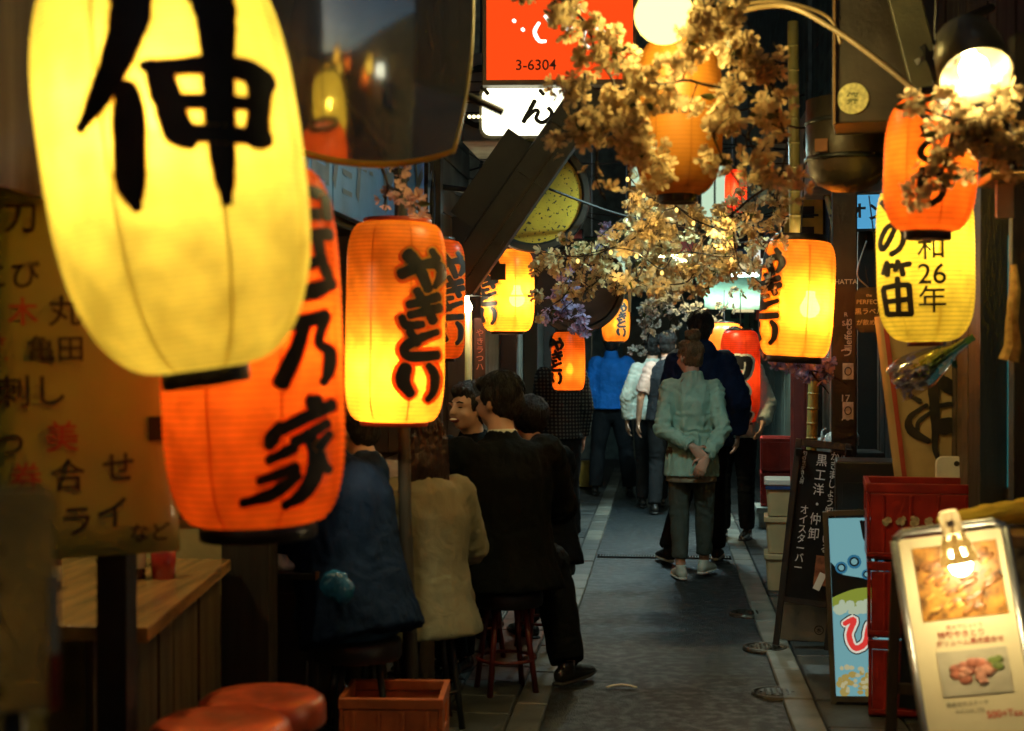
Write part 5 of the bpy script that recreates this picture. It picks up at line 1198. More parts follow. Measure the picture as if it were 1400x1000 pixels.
for k in range(4): MB().ell((-88 * s + 6 * s * k, -.01, -7 * s), (2.6 * s,) * 3, 10, 6).build('marker_light', emit('marker', (1, .9, .5), 3), t, True)
# diagonal arm, round signs
def beam(label, p0, p1, Y, wpx, th, mat, name='diagonal_beam', cat='beam'):
    a, b = at(*p0, Y), at(*p1, Y); c = (a + b) / 2; s = mpp(c); L_ = (b - a).length
    t = thing(name, label, cat, c); ang = math.atan2((b - a).z, (b - a).x); t.rotation_euler = (0, -ang, 0)
    MB().box((0, 0, 0), (L_, th, wpx * s)).build('casing', mat, t, bevel=.006)
    MB().box((0, -th / 2 - .012, wpx * s * .1), (L_ * .9, .02, .014)).build('conduit', M('rusty_bar', (.03, .022, .014), .5, metal=.4), t)
    for k in (-.3, -.05, .25): MB().box((L_ * k, -th / 2 - .008, 0), (.03, .014, wpx * s * .8)).build('bracket', DARKMETAL, t)
    return t
bm_ = beam('broad dark diagonal awning arm crossing below the white sign', (812, 122), (626, 390), 7.2, 50, .10, M('awning_dark', (.007, .0075, .007), .5, var=.4))
MB().box((.06, .06, -.17), (.52, .03, .17)).build('hanging_flap', BLACK, bm_)

def disc(label, px, py, Y, rpx, facem, rimm):
    t, s = facing('round_sign', label, 'sign', px, py, Y); r = rpx * s
    MB().lathe([(.001, 0), (r * .86, 0), (r * .86, .02), (.001, .02)], 44).build('face', facem, t, rot=(R(90), 0, 0))
    MB().lathe([(r * .86, -.03), (r * .86, .035), (r * .90, .045), (r * 1.0, .045), (r * 1.02, .03), (r * 1.02, -.03), (r * .86, -.03)], 44).build('rim', rimm, t, rot=(R(90), 0, 0)); 
    MB().tube([(-r * .4, .05, 0), (-r - .5, .05, .1)], .018, 8).build('bracket', DARKMETAL, t, True); return t, s
def speckle(m):
    n = m.node_tree.nodes; l = m.node_tree.links; b = n['Principled BSDF']; src = b.inputs['Base Color'].links[0].from_socket
    tc = n.new('ShaderNodeTexCoord'); no = n.new('ShaderNodeTexNoise'); no.inputs['Scale'].default_value = 55; no.inputs['Detail'].default_value = 3; l.new(tc.outputs['Object'], no.inputs['Vector'])
    rp = n.new('ShaderNodeValToRGB'); rp.color_ramp.elements[0].position = .60; rp.color_ramp.elements[1].position = .64; l.new(no.outputs['Fac'], rp.inputs[0])
    mx = n.new('ShaderNodeMix'); mx.data_type = 'RGBA'; l.new(rp.outputs[0], mx.inputs['Factor']); l.new(src, mx.inputs[6]); mx.inputs[7].default_value = (.03, .025, .01, 1); l.new(mx.outputs[2], b.inputs['Base Color']); return m
disc('round yellow sign with flaking paint and thick black rim behind diagonal arm', 730, 268, 8.0, 76, speckle(M('yellow_flaking', (.50, .32, .025), .5, var=.25, scale=6)), BLACK)
disc('round sign turned to its black side above the blue quilted jacket', 790, 392, 11.0, 64, BLACK, DARKMETAL)
# black fascia over the glowing lantern, small black tag
t, s = facing('awning_box', 'dark awning housing above the lantern over laughing man', 'awning', 668, 322, 8.9)
MB().box((0, 0, 0), (120 * s, .3, 46 * s)).build('housing', MATS['awning_dark'], t, bevel=.01); MB().box((10 * s, -.16, -34 * s), (112 * s, .02, 20 * s)).build('valance', BLACK, t)
t, s = facing('hanging_tag', 'small black card hanging against the lantern over laughing man', 'card', 681, 372, 8.3)
MB().box((0, 0, 0), (21 * s, .004, 22 * s)).build('card', BLACK, t); MB().tube([(0, 0, 11 * s), (0, 0, 30 * s)], .0015, 5).build('string', CABLE, t)
# small bulb, conduit and upright sign beside it
t, s = facing('wall_bulb', 'small bright round bulb on pale conduit beside the reddish lantern', 'lamp', 637, 420, 8.4)
bulb_light(t, (0, 0, 0), 5, (1, .86, .55), r=.040, strength=45, glow=(1, .9, .55)); MB().tube([(.015, .05, -.03), (.015, .05, -1.2)], .022, 12).build('conduit', M('pale_conduit', (.45, .36, .14), .5), t, True); MB().tube([(.0, .03, .07), (.4, .06, .07)], .006, 6).build('cord', CABLE, t)
t, s = facing('upright_sign', 'narrow dark upright sign with red kana above laughing man', 'sign', 656, 490, 8.9)
MB().box((0, 0, 0), (15 * s, .03, 110 * s)).build('board', M('brown_sign', (.05, .02, .015), .5), t); flat_text(t, text2d('や\nき\nラ\nつ\nハ', 11 * s, .01, line=1.05), M('pinkish_print', (.55, .22, .16), .6, bump=0), -.017, (0, 12 * s))
# wooden pole, cabinet with cloth
q = at(551, 935, 5.3); t = thing('wooden_pole', 'rough wooden pole rising behind the brightest lantern', 'pole', (q.x, q.y, 0))
mb = MB(); mb.tube([(.035, 0, 0), (.03, 0, .35), (.008, 0, .9), (.0, 0, 1.5), (-.01, 0, 2.2)], [.034, .028, .025, .025, .024], 12); mb.build('shaft', DARKWOOD, t, True); MB().box((.035, 0, .02), (.11, .11, .04)).build('foot', DARKWOOD, t)
q = at(408, 795, 5.05); t = thing('cabinet', 'dark narrow cabinet with ledge between bar stall and navy shirted patron', 'cabinet', (q.x, 5.05, 0))
MB().box((0, .06, .35), (.17, .20, .70)).build('body', DARKWOOD, t, bevel=.004); MB().box((.01, .02, .712), (.20, .28, .022)).build('ledge', DARKMETAL, t, bevel=.003)
MB().box((.0, .17, .95), (.18, .03, .45)).build('back_panel', DARKWOOD, t); MB().box((-.055, .15, 1.0), (.03, .02, .5)).build('pale_strip', BROWNWOOD, t); MB().box((.10, -.06, .716), (.012, .13, .030)).build('edge_trim', M('copper_trim', (.40, .20, .08), .35, metal=.7), t)
MB().box((0, -.043, .34), (.13, .006, .60)).build('door', BLACK, t); MB().tube([(.045, -.055, .30), (.045, -.055, .40)], .005, 6).build('handle', STEEL, t)
mb = MB(); mb.ell((-.02, 0, .02), (.07, .05, .028)); mb.ell((.02, .01, .018), (.05, .05, .022)); mb.ell((-.04, .0, .035), (.035, .04, .02))
o = link('wet_towel', remesh(mb, .006, .010, 30, smooth=2), cloth('white_towel', (.55, .56, .48))); o.location = (q.x - .02, 5.03, .722); tag(o, 'crumpled white towel on the cabinet ledge', 'towel')
mb = MB(); mb.ell((0, 0, .06), (.05, .045, .055)); mb.ell((.03, 0, .04), (.04, .04, .05)); o = link('blue_bag', remesh(mb, .006, .012, 26, smooth=2), M('blue_film', (.01, .09, .20), .25, var=.3)); q = at(458, 800, 4.85); o.location = (q.x, q.y, q.z - .06); tag(o, 'small shiny blue plastic bag hanging at hip of navy shirted patron', 'bag')
# bamboo poles
BAM = M('bamboo', (.30, .26, .07), .4, var=.3, scale=6)
def bamboo(label, p0, p1, Y, r):
    a, b = at(*p0, Y), at(*p1, Y); t = thing('bamboo_pole', label, 'pole', a); d = b - a; n = 9
    MB().tube([d * (i / n) for i in range(n + 1)], r, 12).build('cane', BAM, t, True)
    for i in range(1, n): MB().tube([d * (i / n) - d.normalized() * .006, d * (i / n), d * (i / n) + d.normalized() * .006], [r * 1.01, r * 1.12, r * 1.01], 12).build('node', BAM, t, True)
bamboo('upright bamboo pole holding the lantern by the pillar', (1087, 328), (1084, 30), 6.75, .026)
bamboo('lower bamboo pole standing behind purple blossom near red panel', (1108, 660), (1114, 478), 7.6, .028)
q = at(1092, 560, 8.9); t = thing('red_door_panel', 'narrow faded red panel behind lower bamboo pole', 'panel', (q.x, q.y, .02)); MB().box((0, 0, .75), (.10, .03, 1.5)).build('panel', M('faded_red', (.16, .025, .02), .5), t); MB().box((0, -.02, .75), (.07, .012, 1.3)).build('inset', M('faded_red_inset', (.12, .02, .018), .5), t)
# sticker pillar, poster card, blue lit sign
q = at(1157, 560, 7.5); t = thing('sticker_pillar', 'black pillar plastered with small pale stickers behind tied bag', 'pillar', (q.x, q.y + .09, .016), (0, 0, face_cam(q)))
MB().box((0, 0, 1.2), (.13, .12, 2.4)).build('shaft', BLACK, t, bevel=.006)
STK = M('sticker_white', (.55, .56, .50), .5, var=.3, scale=40, bump=0)
def zz(py): return at(1157, py, 7.5).z
for tx, py, sz, ro in (('HATTA', 385, .035, 0), ('R', 430, .03, 0), ('SA', 442, .035, 0), ('illeffects', 458, .052, 1), ('つ', 482, .06, 0), ('17', 545, .05, 0), ('ん', 570, .05, 0)):
    vs, fs = text2d(tx, sz, .015)
    if ro: vs = [(-b, a, c) for a, b, c in vs]
    flat_text(t, (vs, fs), STK, -.0625, (.01 if not ro else .02, zz(py) - .016))
for py, hgt in ((508, .085), (562, .09)):
    MB().box((.02, -.0625, zz(py) - .016), (.055, .003, hgt)).build('sticker', STK, t); rg = MB(); rg.tube([(.02 + .016 * math.cos(a * .2618), -.065, zz(py) - .016 + .02 * math.sin(a * .2618)) for a in range(25)], .003, 5, caps=False).build('sticker_print', INK, t)
t, s = facing('beer_card', 'small black card advertising beer hanging beside the tall yellow lantern', 'card', 1188, 424, 7.0)
prism(MB(), rrect(36 * s, 62 * s, 10 * s), .004, -.004).build('card', BLACK, t)
GP = M('gold_print', (.50, .46, .28), .5, bump=0)
for tx, sz, y in (('the', 6, 20), ('PERFECT', 8.5, 11), ('黒ラベル', 9.5, -2), ('が飲める', 8.5, -17)): flat_text(t, text2d(tx, sz * s, .005), GP, -.005, (0, y * s))
MB().tube([(0, 0, 30 * s), (-.02, .01, 60 * s)], .0015, 5).build('string', CABLE, t)
t, s = facing('blue_light_sign', 'small blue lit sign fragment behind wires above the beer card', 'sign', 1172, 290, 8.2)
MB().box((0, .03, 0), (66 * s, .05, 52 * s)).build('casing', DARKMETAL, t); MB().box((0, -.002, 0), (60 * s, .008, 46 * s)).build('light_panel', emit('sign_cyan', (.10, .42, .72), .8), t); flat_text(t, text2d('ネオン', 26 * s, .03), INK, -.007)
# cream sign with red band, strip light, green awning
t, s = facing('cream_sign', 'cream hanging sign with dark marks and red band seen through blossom', 'sign', 905, 302, 9.5)
MB().box((0, 0, 0), (90 * s, .04, 92 * s)).build('board', M('lit_cream', (.62, .50, .18), .5), t); MB().box((0, -.022, -36 * s), (88 * s, .004, 14 * s)).build('red_band', RED, t)
flat_text(t, text2d('8', 34 * s, .03), INK, -.024, (24 * s, -12 * s)); flat_text(t, text2d('生', 30 * s, .02), INK, -.024, (-8 * s, 8 * s))
for y in (22, 4, -14): MB().box((-34 * s, -.022, y * s), (8 * s, .003, 7 * s)).build('printed_square', INK, t)
MB().box((-44 * s, -.01, -30 * s), (.02, .05, 190 * s)).build('edge_post', M('yellow_post', (.40, .28, .07), .5), t)
def strip(label, px, py, Y, wpx, strength, col, power):
    t, s = facing('strip_light', label, 'lamp', px, py, Y)
    MB().tube([(-wpx * s / 2, 0, 0), (wpx * s / 2, 0, 0)], .018, 10).build('tube', emit('tube_%s' % px, col, strength), t, True); MB().box((0, .0, .035), (wpx * s * 1.05, .06, .03)).build('fitting', WHITEPLASTIC, t)
    L = bpy.data.lights.new('lamp', 'AREA'); L.shape = 'RECTANGLE'; L.size = wpx * s; L.size_y = .04; L.energy = power; L.color = col; o = bpy.data.objects.new('lamp', L); COL.objects.link(o); o.parent = t; o.location = (0, 0, -.022)
strip('glowing strip light behind blossom over walkers', 930, 350, 11.0, 70, 12, (1, .86, .42), 30)
strip('cool strip light under green awning beyond the navy jacketed man', 1012, 376, 12.6, 50, 14, (.78, 1, .86), 40)
t, s = facing('green_awning', 'pale green cloth awning sloping out over far shop front', 'awning', 1000, 400, 13.2)
mb = MB(); n = 10; vs = []
for i in range(n + 1):
    u = i / n * 2 - 1
    vs += [(u * 52 * s, .25, 26 * s), (u * 46 * s + 10 * s, -.15, -10 * s + .01 * math.sin(u * 20)), (u * 46 * s + 10 * s, -.155, -24 * s + .012 * math.sin(u * 31))]
fs = []
for i in range(n): fs += [(3 * i, 3 * i + 3, 3 * i + 4, 3 * i + 1), (3 * i + 1, 3 * i + 4, 3 * i + 5, 3 * i + 2)]
o = mb.add(vs, fs).build('cloth', cloth('green_tarp', (.24, .36, .24)), t, True); md = o.modifiers.new('thick', 'SOLIDIFY'); md.thickness = .004
MB().tube([(-52 * s, .25, 26 * s), (52 * s, .25, 26 * s)], .015, 8).build('rail', STEEL, t, True)
# yellow rope tassel by the door, lit shelf board
t, s = facing('door_tassel', 'frayed yellow straw tassel hanging in the turquoise door', 'tassel', 1385, 430, 4.75)
mb = MB(); mb.tube([(0, 0, .16), (.004, 0, .08), (-.004, 0, -.02), (0, 0, -.10), (-.012, 0, -.15)], [.012, .018, .020, .026, .036], 12); mb.v = [p_ + V((.008 * noise.noise(p_ * 60), .008 * noise.noise(p_ * 50), 0)) for p_ in mb.v]; mb.build('straw', M('straw', (.50, .32, .07), .8, var=.4, scale=40), t); MB().tube([(0, 0, .16), (0, 0, .5)], .004, 6).build('cord', CABLE, t)
t = thing('eave_board', 'pale lit eave board over the turquoise door', 'eave', (1.2, 4.35, 2.0)); q = at(1372, 244, 4.3)
MB().box((q.x + .08 - 1.2, .0, q.z - 2.0), (.26, .22, .022)).build('board', COUNTERWOOD, t, bevel=.003); MB().box((q.x + .02 - 1.2, .02, q.z - 2.06), (.05, .02, .10)).build('paper_tag', CREAM, t)
# cables
def cable(label, pts, r=.008, name='cable', mat=None):
    P_ = [at(*p_) for p_ in pts]; c = catmull([tuple(p_) for p_ in P_], 8); o = MB().tube([V(p_) for p_ in c], r, 8).build(name, mat or CABLE, None, True); tag(o, label, 'cable'); return o
YC = M('yellow_cable', (.22, .15, .06), .45, bump=0)
cable('thick yellowish conduit sloping down from the duct box to the spot lamp blossom', [(985, 22, 5.0), (1070, 8, 5.0), (1140, 40, 4.9), (1210, 90, 4.8), (1270, 140, 4.7)], .010, mat=YC)
cable('second yellowish cable looping beside the duct box', [(985, 12, 5.1), (1060, 2, 5.1), (1130, 22, 5.1), (1150, 60, 5.1)], .007, mat=YC)
cable('black cable drooping between the fronts under the duct box', [(1060, 165, 6.0), (1100, 175, 6.1), (1150, 150, 6.2), (1230, 130, 6.2)], .005)
cable('thin cable strung below the white sign', [(655, 218, 7.6), (690, 226, 7.6), (722, 238, 7.6)], .004, mat=M('pale_cable', (.25, .3, .32), .4, bump=0))
cable('twisted pale hose under the white sign', [(705, 188, 7.55), (712, 200, 7.5), (720, 215, 7.5), (722, 232, 7.5)], .014, mat=M('pale_hose', (.35, .36, .18), .5))
cable('black cable sagging across the alley above the walkers', [(640, 300, 8.5), (720, 345, 9), (800, 338, 9.5), (900, 330, 10), (1060, 290, 10)], .006)
cable('second black cable crossing high over the alley', [(620, 60, 8.5), (760, 130, 9), (900, 170, 9.5), (1100, 130, 9.5)], .008)
cable('grey wire tangle by the beer card', [(1185, 330, 7.2), (1172, 375, 7.1), (1190, 400, 7.1), (1178, 440, 7.1)], .004, mat=MATS['pale_cable'])

strip('cool strip light high over the lane hidden by the amber lantern', 925, 205, 7.6, 70, 8, (.62, 1, .95), 21)  # added lamp, throws cool light on the walkers' backs and the road
strip('cool strip light over the far walkers screened by blossom', 890, 300, 12.6, 70, 8, (.60, .95, 1), 60)  # added lamp, cool light for the far walkers

# ------------------------------------------------------------------ clutter down the alley
rr = random.Random(31)
for i in range(12):
    x0, x1 = rr.uniform(600, 780), rr.uniform(960, 1120); Y0 = rr.uniform(7.5, 14); y0, y1 = rr.uniform(60, 330), rr.uniform(60, 330)
    c_ = cable('thin black cable sagging high across the alley', [(x0, y0, Y0), ((x0 * 2 + x1) / 3, (y0 * 2 + y1) / 3 + rr.uniform(8, 40), Y0 + .3), ((x0 + x1 * 2) / 3, (y0 + y1 * 2) / 3 + rr.uniform(8, 40), Y0 + .5), (x1, y1, Y0 + .8)], rr.uniform(.004, .008)); c_['group'] = 'overhead cables'
FAR = [('cream', (.50, .42, .22)), ('red', (.34, .04, .025)), ('white', (.5, .52, .46)), ('blue', (.03, .10, .26)), ('yellow', (.50, .36, .05)), ('green', (.06, .18, .09))]
for i, (side, Y_, z_, w_, h_, ci) in enumerate(((-1, 10.4, 2.45, .42, .26, 0), (-1, 11.9, 2.2, .22, .60, 2), (-1, 13.6, 2.5, .40, .40, 1), (-1, 15.8, 2.3, .26, .70, 4), (-1, 17.5, 2.8, .5, .3, 5), (1, 10.2, 2.5, .30, .55, 4), (1, 11.9, 2.35, .40, .24, 2), (1, 13.9, 2.2, .25, .75, 1), (1, 15.2, 2.7, .42, .34, 3), (1, 17.2, 2.3, .30, .62, 0), (1, 18.6, 2.0, .34, .5, 5), (-1, 18.9, 2.1, .3, .5, 3))):
    nm, cc = FAR[ci]; t = thing('hanging_sign', 'small %s %s sign jutting from the far %s front' % (nm, 'upright' if h_ > w_ else 'broad', 'eatery side' if side < 0 else 'bar side'), 'sign', (side * (1.16 - w_ / 2 - .02), Y_, z_), group='small signs down the alley')
    lit = i % 3 == 0
    MB().box((0, 0, 0), (w_, .06, h_)).build('casing', DARKMETAL, t, bevel=.004)
    MB().box((0, -.034, 0), (w_ - .03, .01, h_ - .03)).build('panel', emit('far_sign_%d' % ci, tuple(min(1, c * 1.8) for c in cc), .9) if lit else M('far_panel_%d' % ci, cc, .5), t)
    n_ = 3 if h_ > w_ else 2
    for k in range(n_): MB().box(((0 if h_ > w_ else (k - .5) * w_ * .4), -.041, ((1 - k) * h_ * .26 if h_ > w_ else 0)), (w_ * (.5 if h_ > w_ else .26), .004, h_ * (.15 if h_ > w_ else .5))).build('printed_block', INK, t)
    MB().tube([(side * w_ / 2, 0, h_ * .3), (side * (w_ / 2 + .06), 0, h_ * .3)], .012, 8).build('bracket', DARKMETAL, t, True)
for side, Y_, z_, lb in ((-1, 8.6, 3.0, 'eatery'), (1, 8.9, 2.75, 'standing bar'), (1, 13.0, 3.2, 'noodle house')):
    t = thing('air_conditioner', 'dusty air conditioner unit bracketed high on the %s wall' % lb, 'air conditioner', (side * 1.02, Y_, z_))
    MB().box((0, 0, 0), (.28, .72, .52)).build('casing', M('dusty_white', (.26, .27, .24), .6), t, bevel=.01)
    MB().lathe([(.16, 0), (.19, 0), (.19, .012), (.16, .012)], 28).build('fan_ring', DARKMETAL, t, True, loc=(0, -.361, 0), rot=(R(90), 0, 0)); 
    for k in range(6): MB().box((0, -.364, -.15 + .06 * k), (.24, .008, .008)).build('grille_bar', DARKMETAL, t)
    MB().tube([(0, .1, -.26), (side * .06, .1, -.5), (side * .12, .1, -1.0)], .018, 8).build('pipe', M('pale_hose', (.35, .36, .18), .5), t, True)

# ================================================================== artificial blossom
def petal_mat(name, col, tr=.45):
    m = bpy.data.materials.new(name); m.use_nodes = True; n = m.node_tree.nodes; l = m.node_tree.links; n.clear()
    o = n.new('ShaderNodeOutputMaterial'); d = n.new('ShaderNodeBsdfDiffuse'); t = n.new('ShaderNodeBsdfTranslucent'); x = n.new('ShaderNodeMixShader'); x.inputs[0].default_value = tr
    oi = n.new('ShaderNodeObjectInfo'); rp = n.new('ShaderNodeValToRGB'); l.new(oi.outputs['Random'], rp.inputs[0])
    rp.color_ramp.elements[0].color = (*[c * .65 for c in col], 1); rp.color_ramp.elements[1].color = (*col, 1)
    l.new(rp.outputs[0], d.inputs[0]); l.new(rp.outputs[0], t.inputs[0]); l.new(d.outputs[0], x.inputs[1]); l.new(t.outputs[0], x.inputs[2]); l.new(x.outputs[0], o.inputs[0]); return m
LAMPLIT_PINK = petal_mat('petal_pink', (.74, .56, .30), .55); LILAC = petal_mat('petal_lilac', (.42, .36, .58)); WHITEP = petal_mat('petal_white', (.62, .58, .50)); PEACH = petal_mat('petal_peach', (.60, .36, .28))  # yellow of the lamps is put into the pale pink petal colour
def blossom_mesh(r, cup, seed, mat):
    rr = random.Random(seed); mb = MB()
    for k in range(5):
        a = 2 * math.pi * k / 5 + rr.uniform(-.15, .15); ca, sa = math.cos(a), math.sin(a); rows = [(.10, .05), (.5, .30), (.85, .36), (1.0, .18)]
        vs = []; L_ = r * rr.uniform(.85, 1.1); cc = cup * rr.uniform(.6, 1.4)
        for d, wd in rows:
            zq = cc * r * d * d + rr.uniform(-.04, .04) * r
            for sg in (-1, 0, 1):
                x = d * L_; y = sg * wd * r; zz_ = zq + (abs(sg) * .10 * r)
                vs.append((x * ca - y * sa, x * sa + y * ca, zz_))
        fs = []
        for i in range(3):
            for j in range(2): q = i * 3 + j; fs.append((q, q + 3, q + 4, q + 1))
        mb.add(vs, fs)
    mb.tube([(0, 0, -.35 * r), (0, 0, .25 * r)], [.05 * r, .09 * r], 5)
    me = mb.mesh('blossom', True); me.materials.append(mat); return me
CACHE = {}
def blooms(mat, r): 
    k = (mat.name, round(r, 4))
    if k not in CACHE: CACHE[k] = [blossom_mesh(r, c, i, mat) for i, c in enumerate((.25, .5, .8, .4))]
    return CACHE[k]
TWIG = M('twig_bark', (.035, .022, .013), .7, bump=.3)
LEAF = M('leaf', (.06, .09, .02), .5)
def branch(label, paths, n, r, mat, spread, seed, stuff=False, group='artificial blossom branches', tw=.006, zdrop=.0, name='blossom_branch', fill=0):
    """paths: lists of (px, py, Y); blossoms cluster along the wooden stems"""
    rr = random.Random(seed); P0 = at(*paths[0][0]); t = thing(name, label, 'blossom', P0, group=group)
    stem = MB(); pts = []
    for pth in paths:
        c = [V(q) - P0 for q in catmull([tuple(at(*p_)) for p_ in pth], 7)]
        c = [q + V((noise.noise(q * 9), noise.noise(q * 9 + V((7, 0, 0))), noise.noise(q * 9 + V((0, 7, 0))))) * .018 for q in c]
        stem.tube(c, [tw * (1 - .6 * i / len(c)) for i in range(len(c))], 7); pts += c
    clusters = []
    m = max(1, (n + fill) // 5)
    for i in range(m):
        b = rr.choice(pts); o = V((rr.gauss(0, 1), rr.gauss(0, 1), rr.gauss(-.15, 1))) * spread * .6
        if o.length > spread * 1.5: o *= .6
        clusters.append(b + o)
        mid = b + o * .5 + V((rr.uniform(-.02, .02), rr.uniform(-.02, .02), .015)); stem.tube([b, mid, b + o], [.003, .0022, .0016], 5)
    stem.build('stem', TWIG, t, True)
    ms = blooms(mat, r); tot = 0; acc = MB()
    for c in clusters:
        k = rr.randint(3, 7)
        for _ in range(k):
            if tot >= n + fill: break
            d = V((rr.gauss(0, 1), rr.gauss(0, 1), rr.gauss(0, 1))).normalized(); q = c + d * r * rr.uniform(.8, 1.5)
            rot = d.to_track_quat('Z', 'Y').to_euler(); sc_ = rr.uniform(.75, 1.2); me = rr.choice(ms)
            if stuff or tot >= n:
                mt = Matrix.LocRotScale(q, rot, V((sc_,) * 3)); b = len(acc.v); acc.v += [mt @ v.co for v in me.vertices]; acc.f += [tuple(i + b for i in p_.vertices) for p_ in me.polygons]
            else:
                o = link('blossom', me, None, t, loc=q, rot=rot, scale=(sc_,) * 3)
            tot += 1
    if acc.v:
        o = acc.build('blossom_mass', mat, t, True); o['kind'] = 'stuff'
    for _ in range(n // 14):
        b = rr.choice(clusters); lf = CACHE.setdefault('leaf', None)
        if lf is None:
            lm = MB(); lm.add([(0, 0, 0), (.012, .018, .004), (.008, .04, 0), (0, .055, -.006), (-.008, .04, 0), (-.012, .018, .004), (0, .03, -.004)], [(0, 1, 6), (1, 2, 6), (2, 3, 6), (3, 4, 6), (4, 5, 6), (5, 0, 6)]); lf = CACHE['leaf'] = lm.mesh('leaf', True); lf.materials.append(LEAF)
        link('leaf', lf, None, t, loc=b, rot=(rr.uniform(0, 6), rr.uniform(0, 6), rr.uniform(0, 6)))
    return t
branch('near blossom branch hanging down between red sign and amber lantern', [[(716, -20, 4.5), (790, 15, 4.62), (815, 80, 4.62), (845, 140, 4.62), (815, 215, 4.62), (830, 270, 4.62)], [(815, 80, 4.62), (870, 120, 4.5), (855, 210, 4.5)], [(800, 100, 4.62), (790, 190, 4.5)], [(845, 140, 4.62), (880, 190, 4.62), (905, 230, 4.62)]], 300, .025, LAMPLIT_PINK, .062, 1, fill=90)
branch('near blossom branch hanging on the bar side of the amber lantern', [[(960, -20, 4.62), (1000, 50, 4.62), (1040, 95, 4.62), (1060, 140, 4.62), (1020, 190, 4.62), (1075, 245, 4.62)], [(1000, 50, 4.62), (1000, 120, 4.62), (975, 180, 4.5), (1010, 250, 4.62)], [(1040, 95, 4.62), (1075, 190, 4.62), (1060, 275, 4.62)], [(965, 5, 4.5), (1010, 15, 4.5), (1030, 35, 4.5)], [(975, 0, 4.5), (955, 35, 4.5), (935, 75, 4.5)], [(1000, 120, 4.62), (930, 115, 4.5), (880, 110, 4.5)]], 300, .025, LAMPLIT_PINK, .062, 2, fill=120)
branch('dense blossom branch below the amber lantern over walkers', [[(1050, 255, 6.6), (1000, 290, 6.5), (960, 320, 6.5), (900, 300, 6.6), (860, 330, 6.6), (800, 350, 6.8), (735, 345, 7.0)], [(1000, 290, 6.5), (1010, 360, 6.5), (1045, 395, 6.5)], [(960, 320, 6.5), (950, 375, 6.5), (905, 392, 6.5)], [(900, 300, 6.6), (870, 380, 6.6), (840, 390, 6.6)], [(1050, 255, 6.6), (1070, 300, 6.5), (1040, 340, 6.5)], [(950, 300, 6.6), (905, 275, 6.6), (870, 265, 6.6)]], 300, .024, LAMPLIT_PINK, .085, 3, fill=240)
branch('second dense blossom branch tangled behind the first under the amber lantern', [[(1060, 330, 7.4), (980, 340, 7.3), (920, 370, 7.3), (860, 350, 7.4)], [(980, 340, 7.3), (960, 375, 7.3), (890, 392, 7.3)], [(920, 370, 7.3), (880, 280, 7.2)]], 300, .024, LAMPLIT_PINK, .10, 4, fill=240)
branch('blossom sprays beside the lantern over laughing man', [[(860, 330, 7.6), (800, 345, 7.6), (750, 365, 7.5), (728, 400, 7.5)], [(800, 345, 7.6), (785, 385, 7.5), (735, 432, 7.4)], [(830, 345, 7.6), (820, 380, 7.5), (770, 425, 7.5)]], 220, .024, LAMPLIT_PINK, .06, 5)
branch('lilac blossom sprays above the low red-orange lantern', [[(850, 300, 8.2), (825, 320, 8.2), (790, 360, 8.2), (770, 405, 8.1), (785, 440, 8.1)], [(770, 405, 8.1), (750, 430, 8.1), (795, 445, 8.1)]], 120, .026, LILAC, .06, 6)
branch('white blossom drifting down over the far walkers', [[(920, 370, 11), (900, 410, 11), (888, 450, 11), (884, 480, 11)], [(920, 370, 11), (940, 420, 11), (975, 435, 11), (1000, 410, 11)], [(900, 400, 11), (915, 440, 11)], [(930, 360, 11), (910, 400, 11)]], 380, .026, WHITEP, .10, 7, stuff=True)
branch('lamplit blossom in front of the spot lamp', [[(1265, 150, 4.1), (1300, 165, 4.1), (1330, 185, 4.1), (1370, 190, 4.1), (1420, 165, 4.1)], [(1330, 185, 4.1), (1350, 150, 4.1), (1395, 120, 4.2)], [(1300, 165, 4.1), (1290, 235, 4.1), (1250, 245, 4.1)], [(1370, 190, 4.1), (1385, 225, 4.1), (1330, 240, 4.1)]], 260, .023, LAMPLIT_PINK, .045, 8)
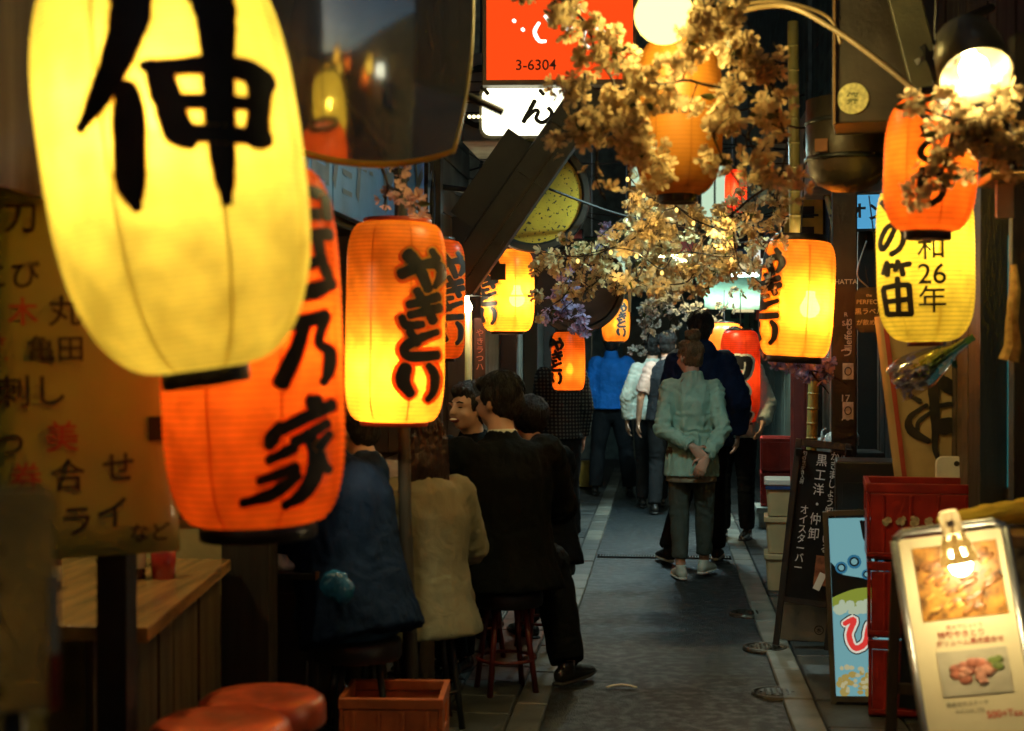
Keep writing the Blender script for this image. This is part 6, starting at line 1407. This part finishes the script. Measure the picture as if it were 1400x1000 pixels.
branch('lilac blossom spray under the lantern on bamboo pole', [[(1052, 490, 6.9), (1090, 502, 6.9), (1120, 510, 6.9), (1160, 525, 6.9)], [(1120, 510, 6.9), (1135, 490, 6.9)], [(1110, 508, 6.9), (1130, 540, 6.9)]], 90, .026, LILAC, .035, 9)
branch('small peach flowers dangling above the brightest lantern', [[(520, 225, 5.0), (530, 255, 5.0), (525, 290, 5.0)], [(530, 255, 5.0), (555, 270, 5.0), (575, 290, 5.0)], [(530, 230, 5.0), (545, 245, 5.0)]], 34, .022, PEACH, .025, 10)
# flowers inside the wrapped bouquet
rr = random.Random(21); ms = blooms(LILAC, .024)
for i in range(34):
    q = V((rr.uniform(-.14, -.02), rr.uniform(-.04, .04), rr.uniform(-.055, .055))); link('flower', rr.choice(ms), None, BOUQ, loc=q, rot=(rr.uniform(0, 6), rr.uniform(0, 6), 0))
for i in range(12):
    q = V((rr.uniform(-.02, .10), rr.uniform(-.03, .03), rr.uniform(-.03, .03))); link('leaf', CACHE['leaf'], None, BOUQ, loc=q, rot=(rr.uniform(0, 6), rr.uniform(0, 6), 0))

# string of tiny bulbs added to warm the blossom
pts = [(858, 240, 6.4), (880, 262, 6.4), (912, 268, 6.4), (925, 282, 6.4), (948, 300, 6.4), (985, 318, 6.4), (1000, 350, 6.4), (930, 345, 6.4), (905, 368, 6.4), (870, 345, 6.4), (835, 340, 6.5), (790, 352, 6.6)]
P0 = at(*pts[0]); t = thing('string_light', 'string of tiny warm bulbs wound through blossom below the amber lantern', 'string light', P0)
W = [at(*q) - P0 for q in pts]; MB().tube([V(q) for q in catmull([tuple(q) for q in W], 6)], .003, 6).build('wire', CABLE, t, True)
for i, q in enumerate(W):
    MB().ell(q - V((0, 0, .018)), (.008, .008, .011), 10, 7).build('mini_bulb', emit('mini_bulb', (1, .66, .16), 2.2), t, True)
    if i % 4 == 1:
        L = bpy.data.lights.new('lamp', 'POINT'); L.energy = 5; L.color = (1, .70, .24); L.shadow_soft_size = .02; o = bpy.data.objects.new('lamp', L); COL.objects.link(o); o.parent = t; o.location = q - V((0, 0, .018))
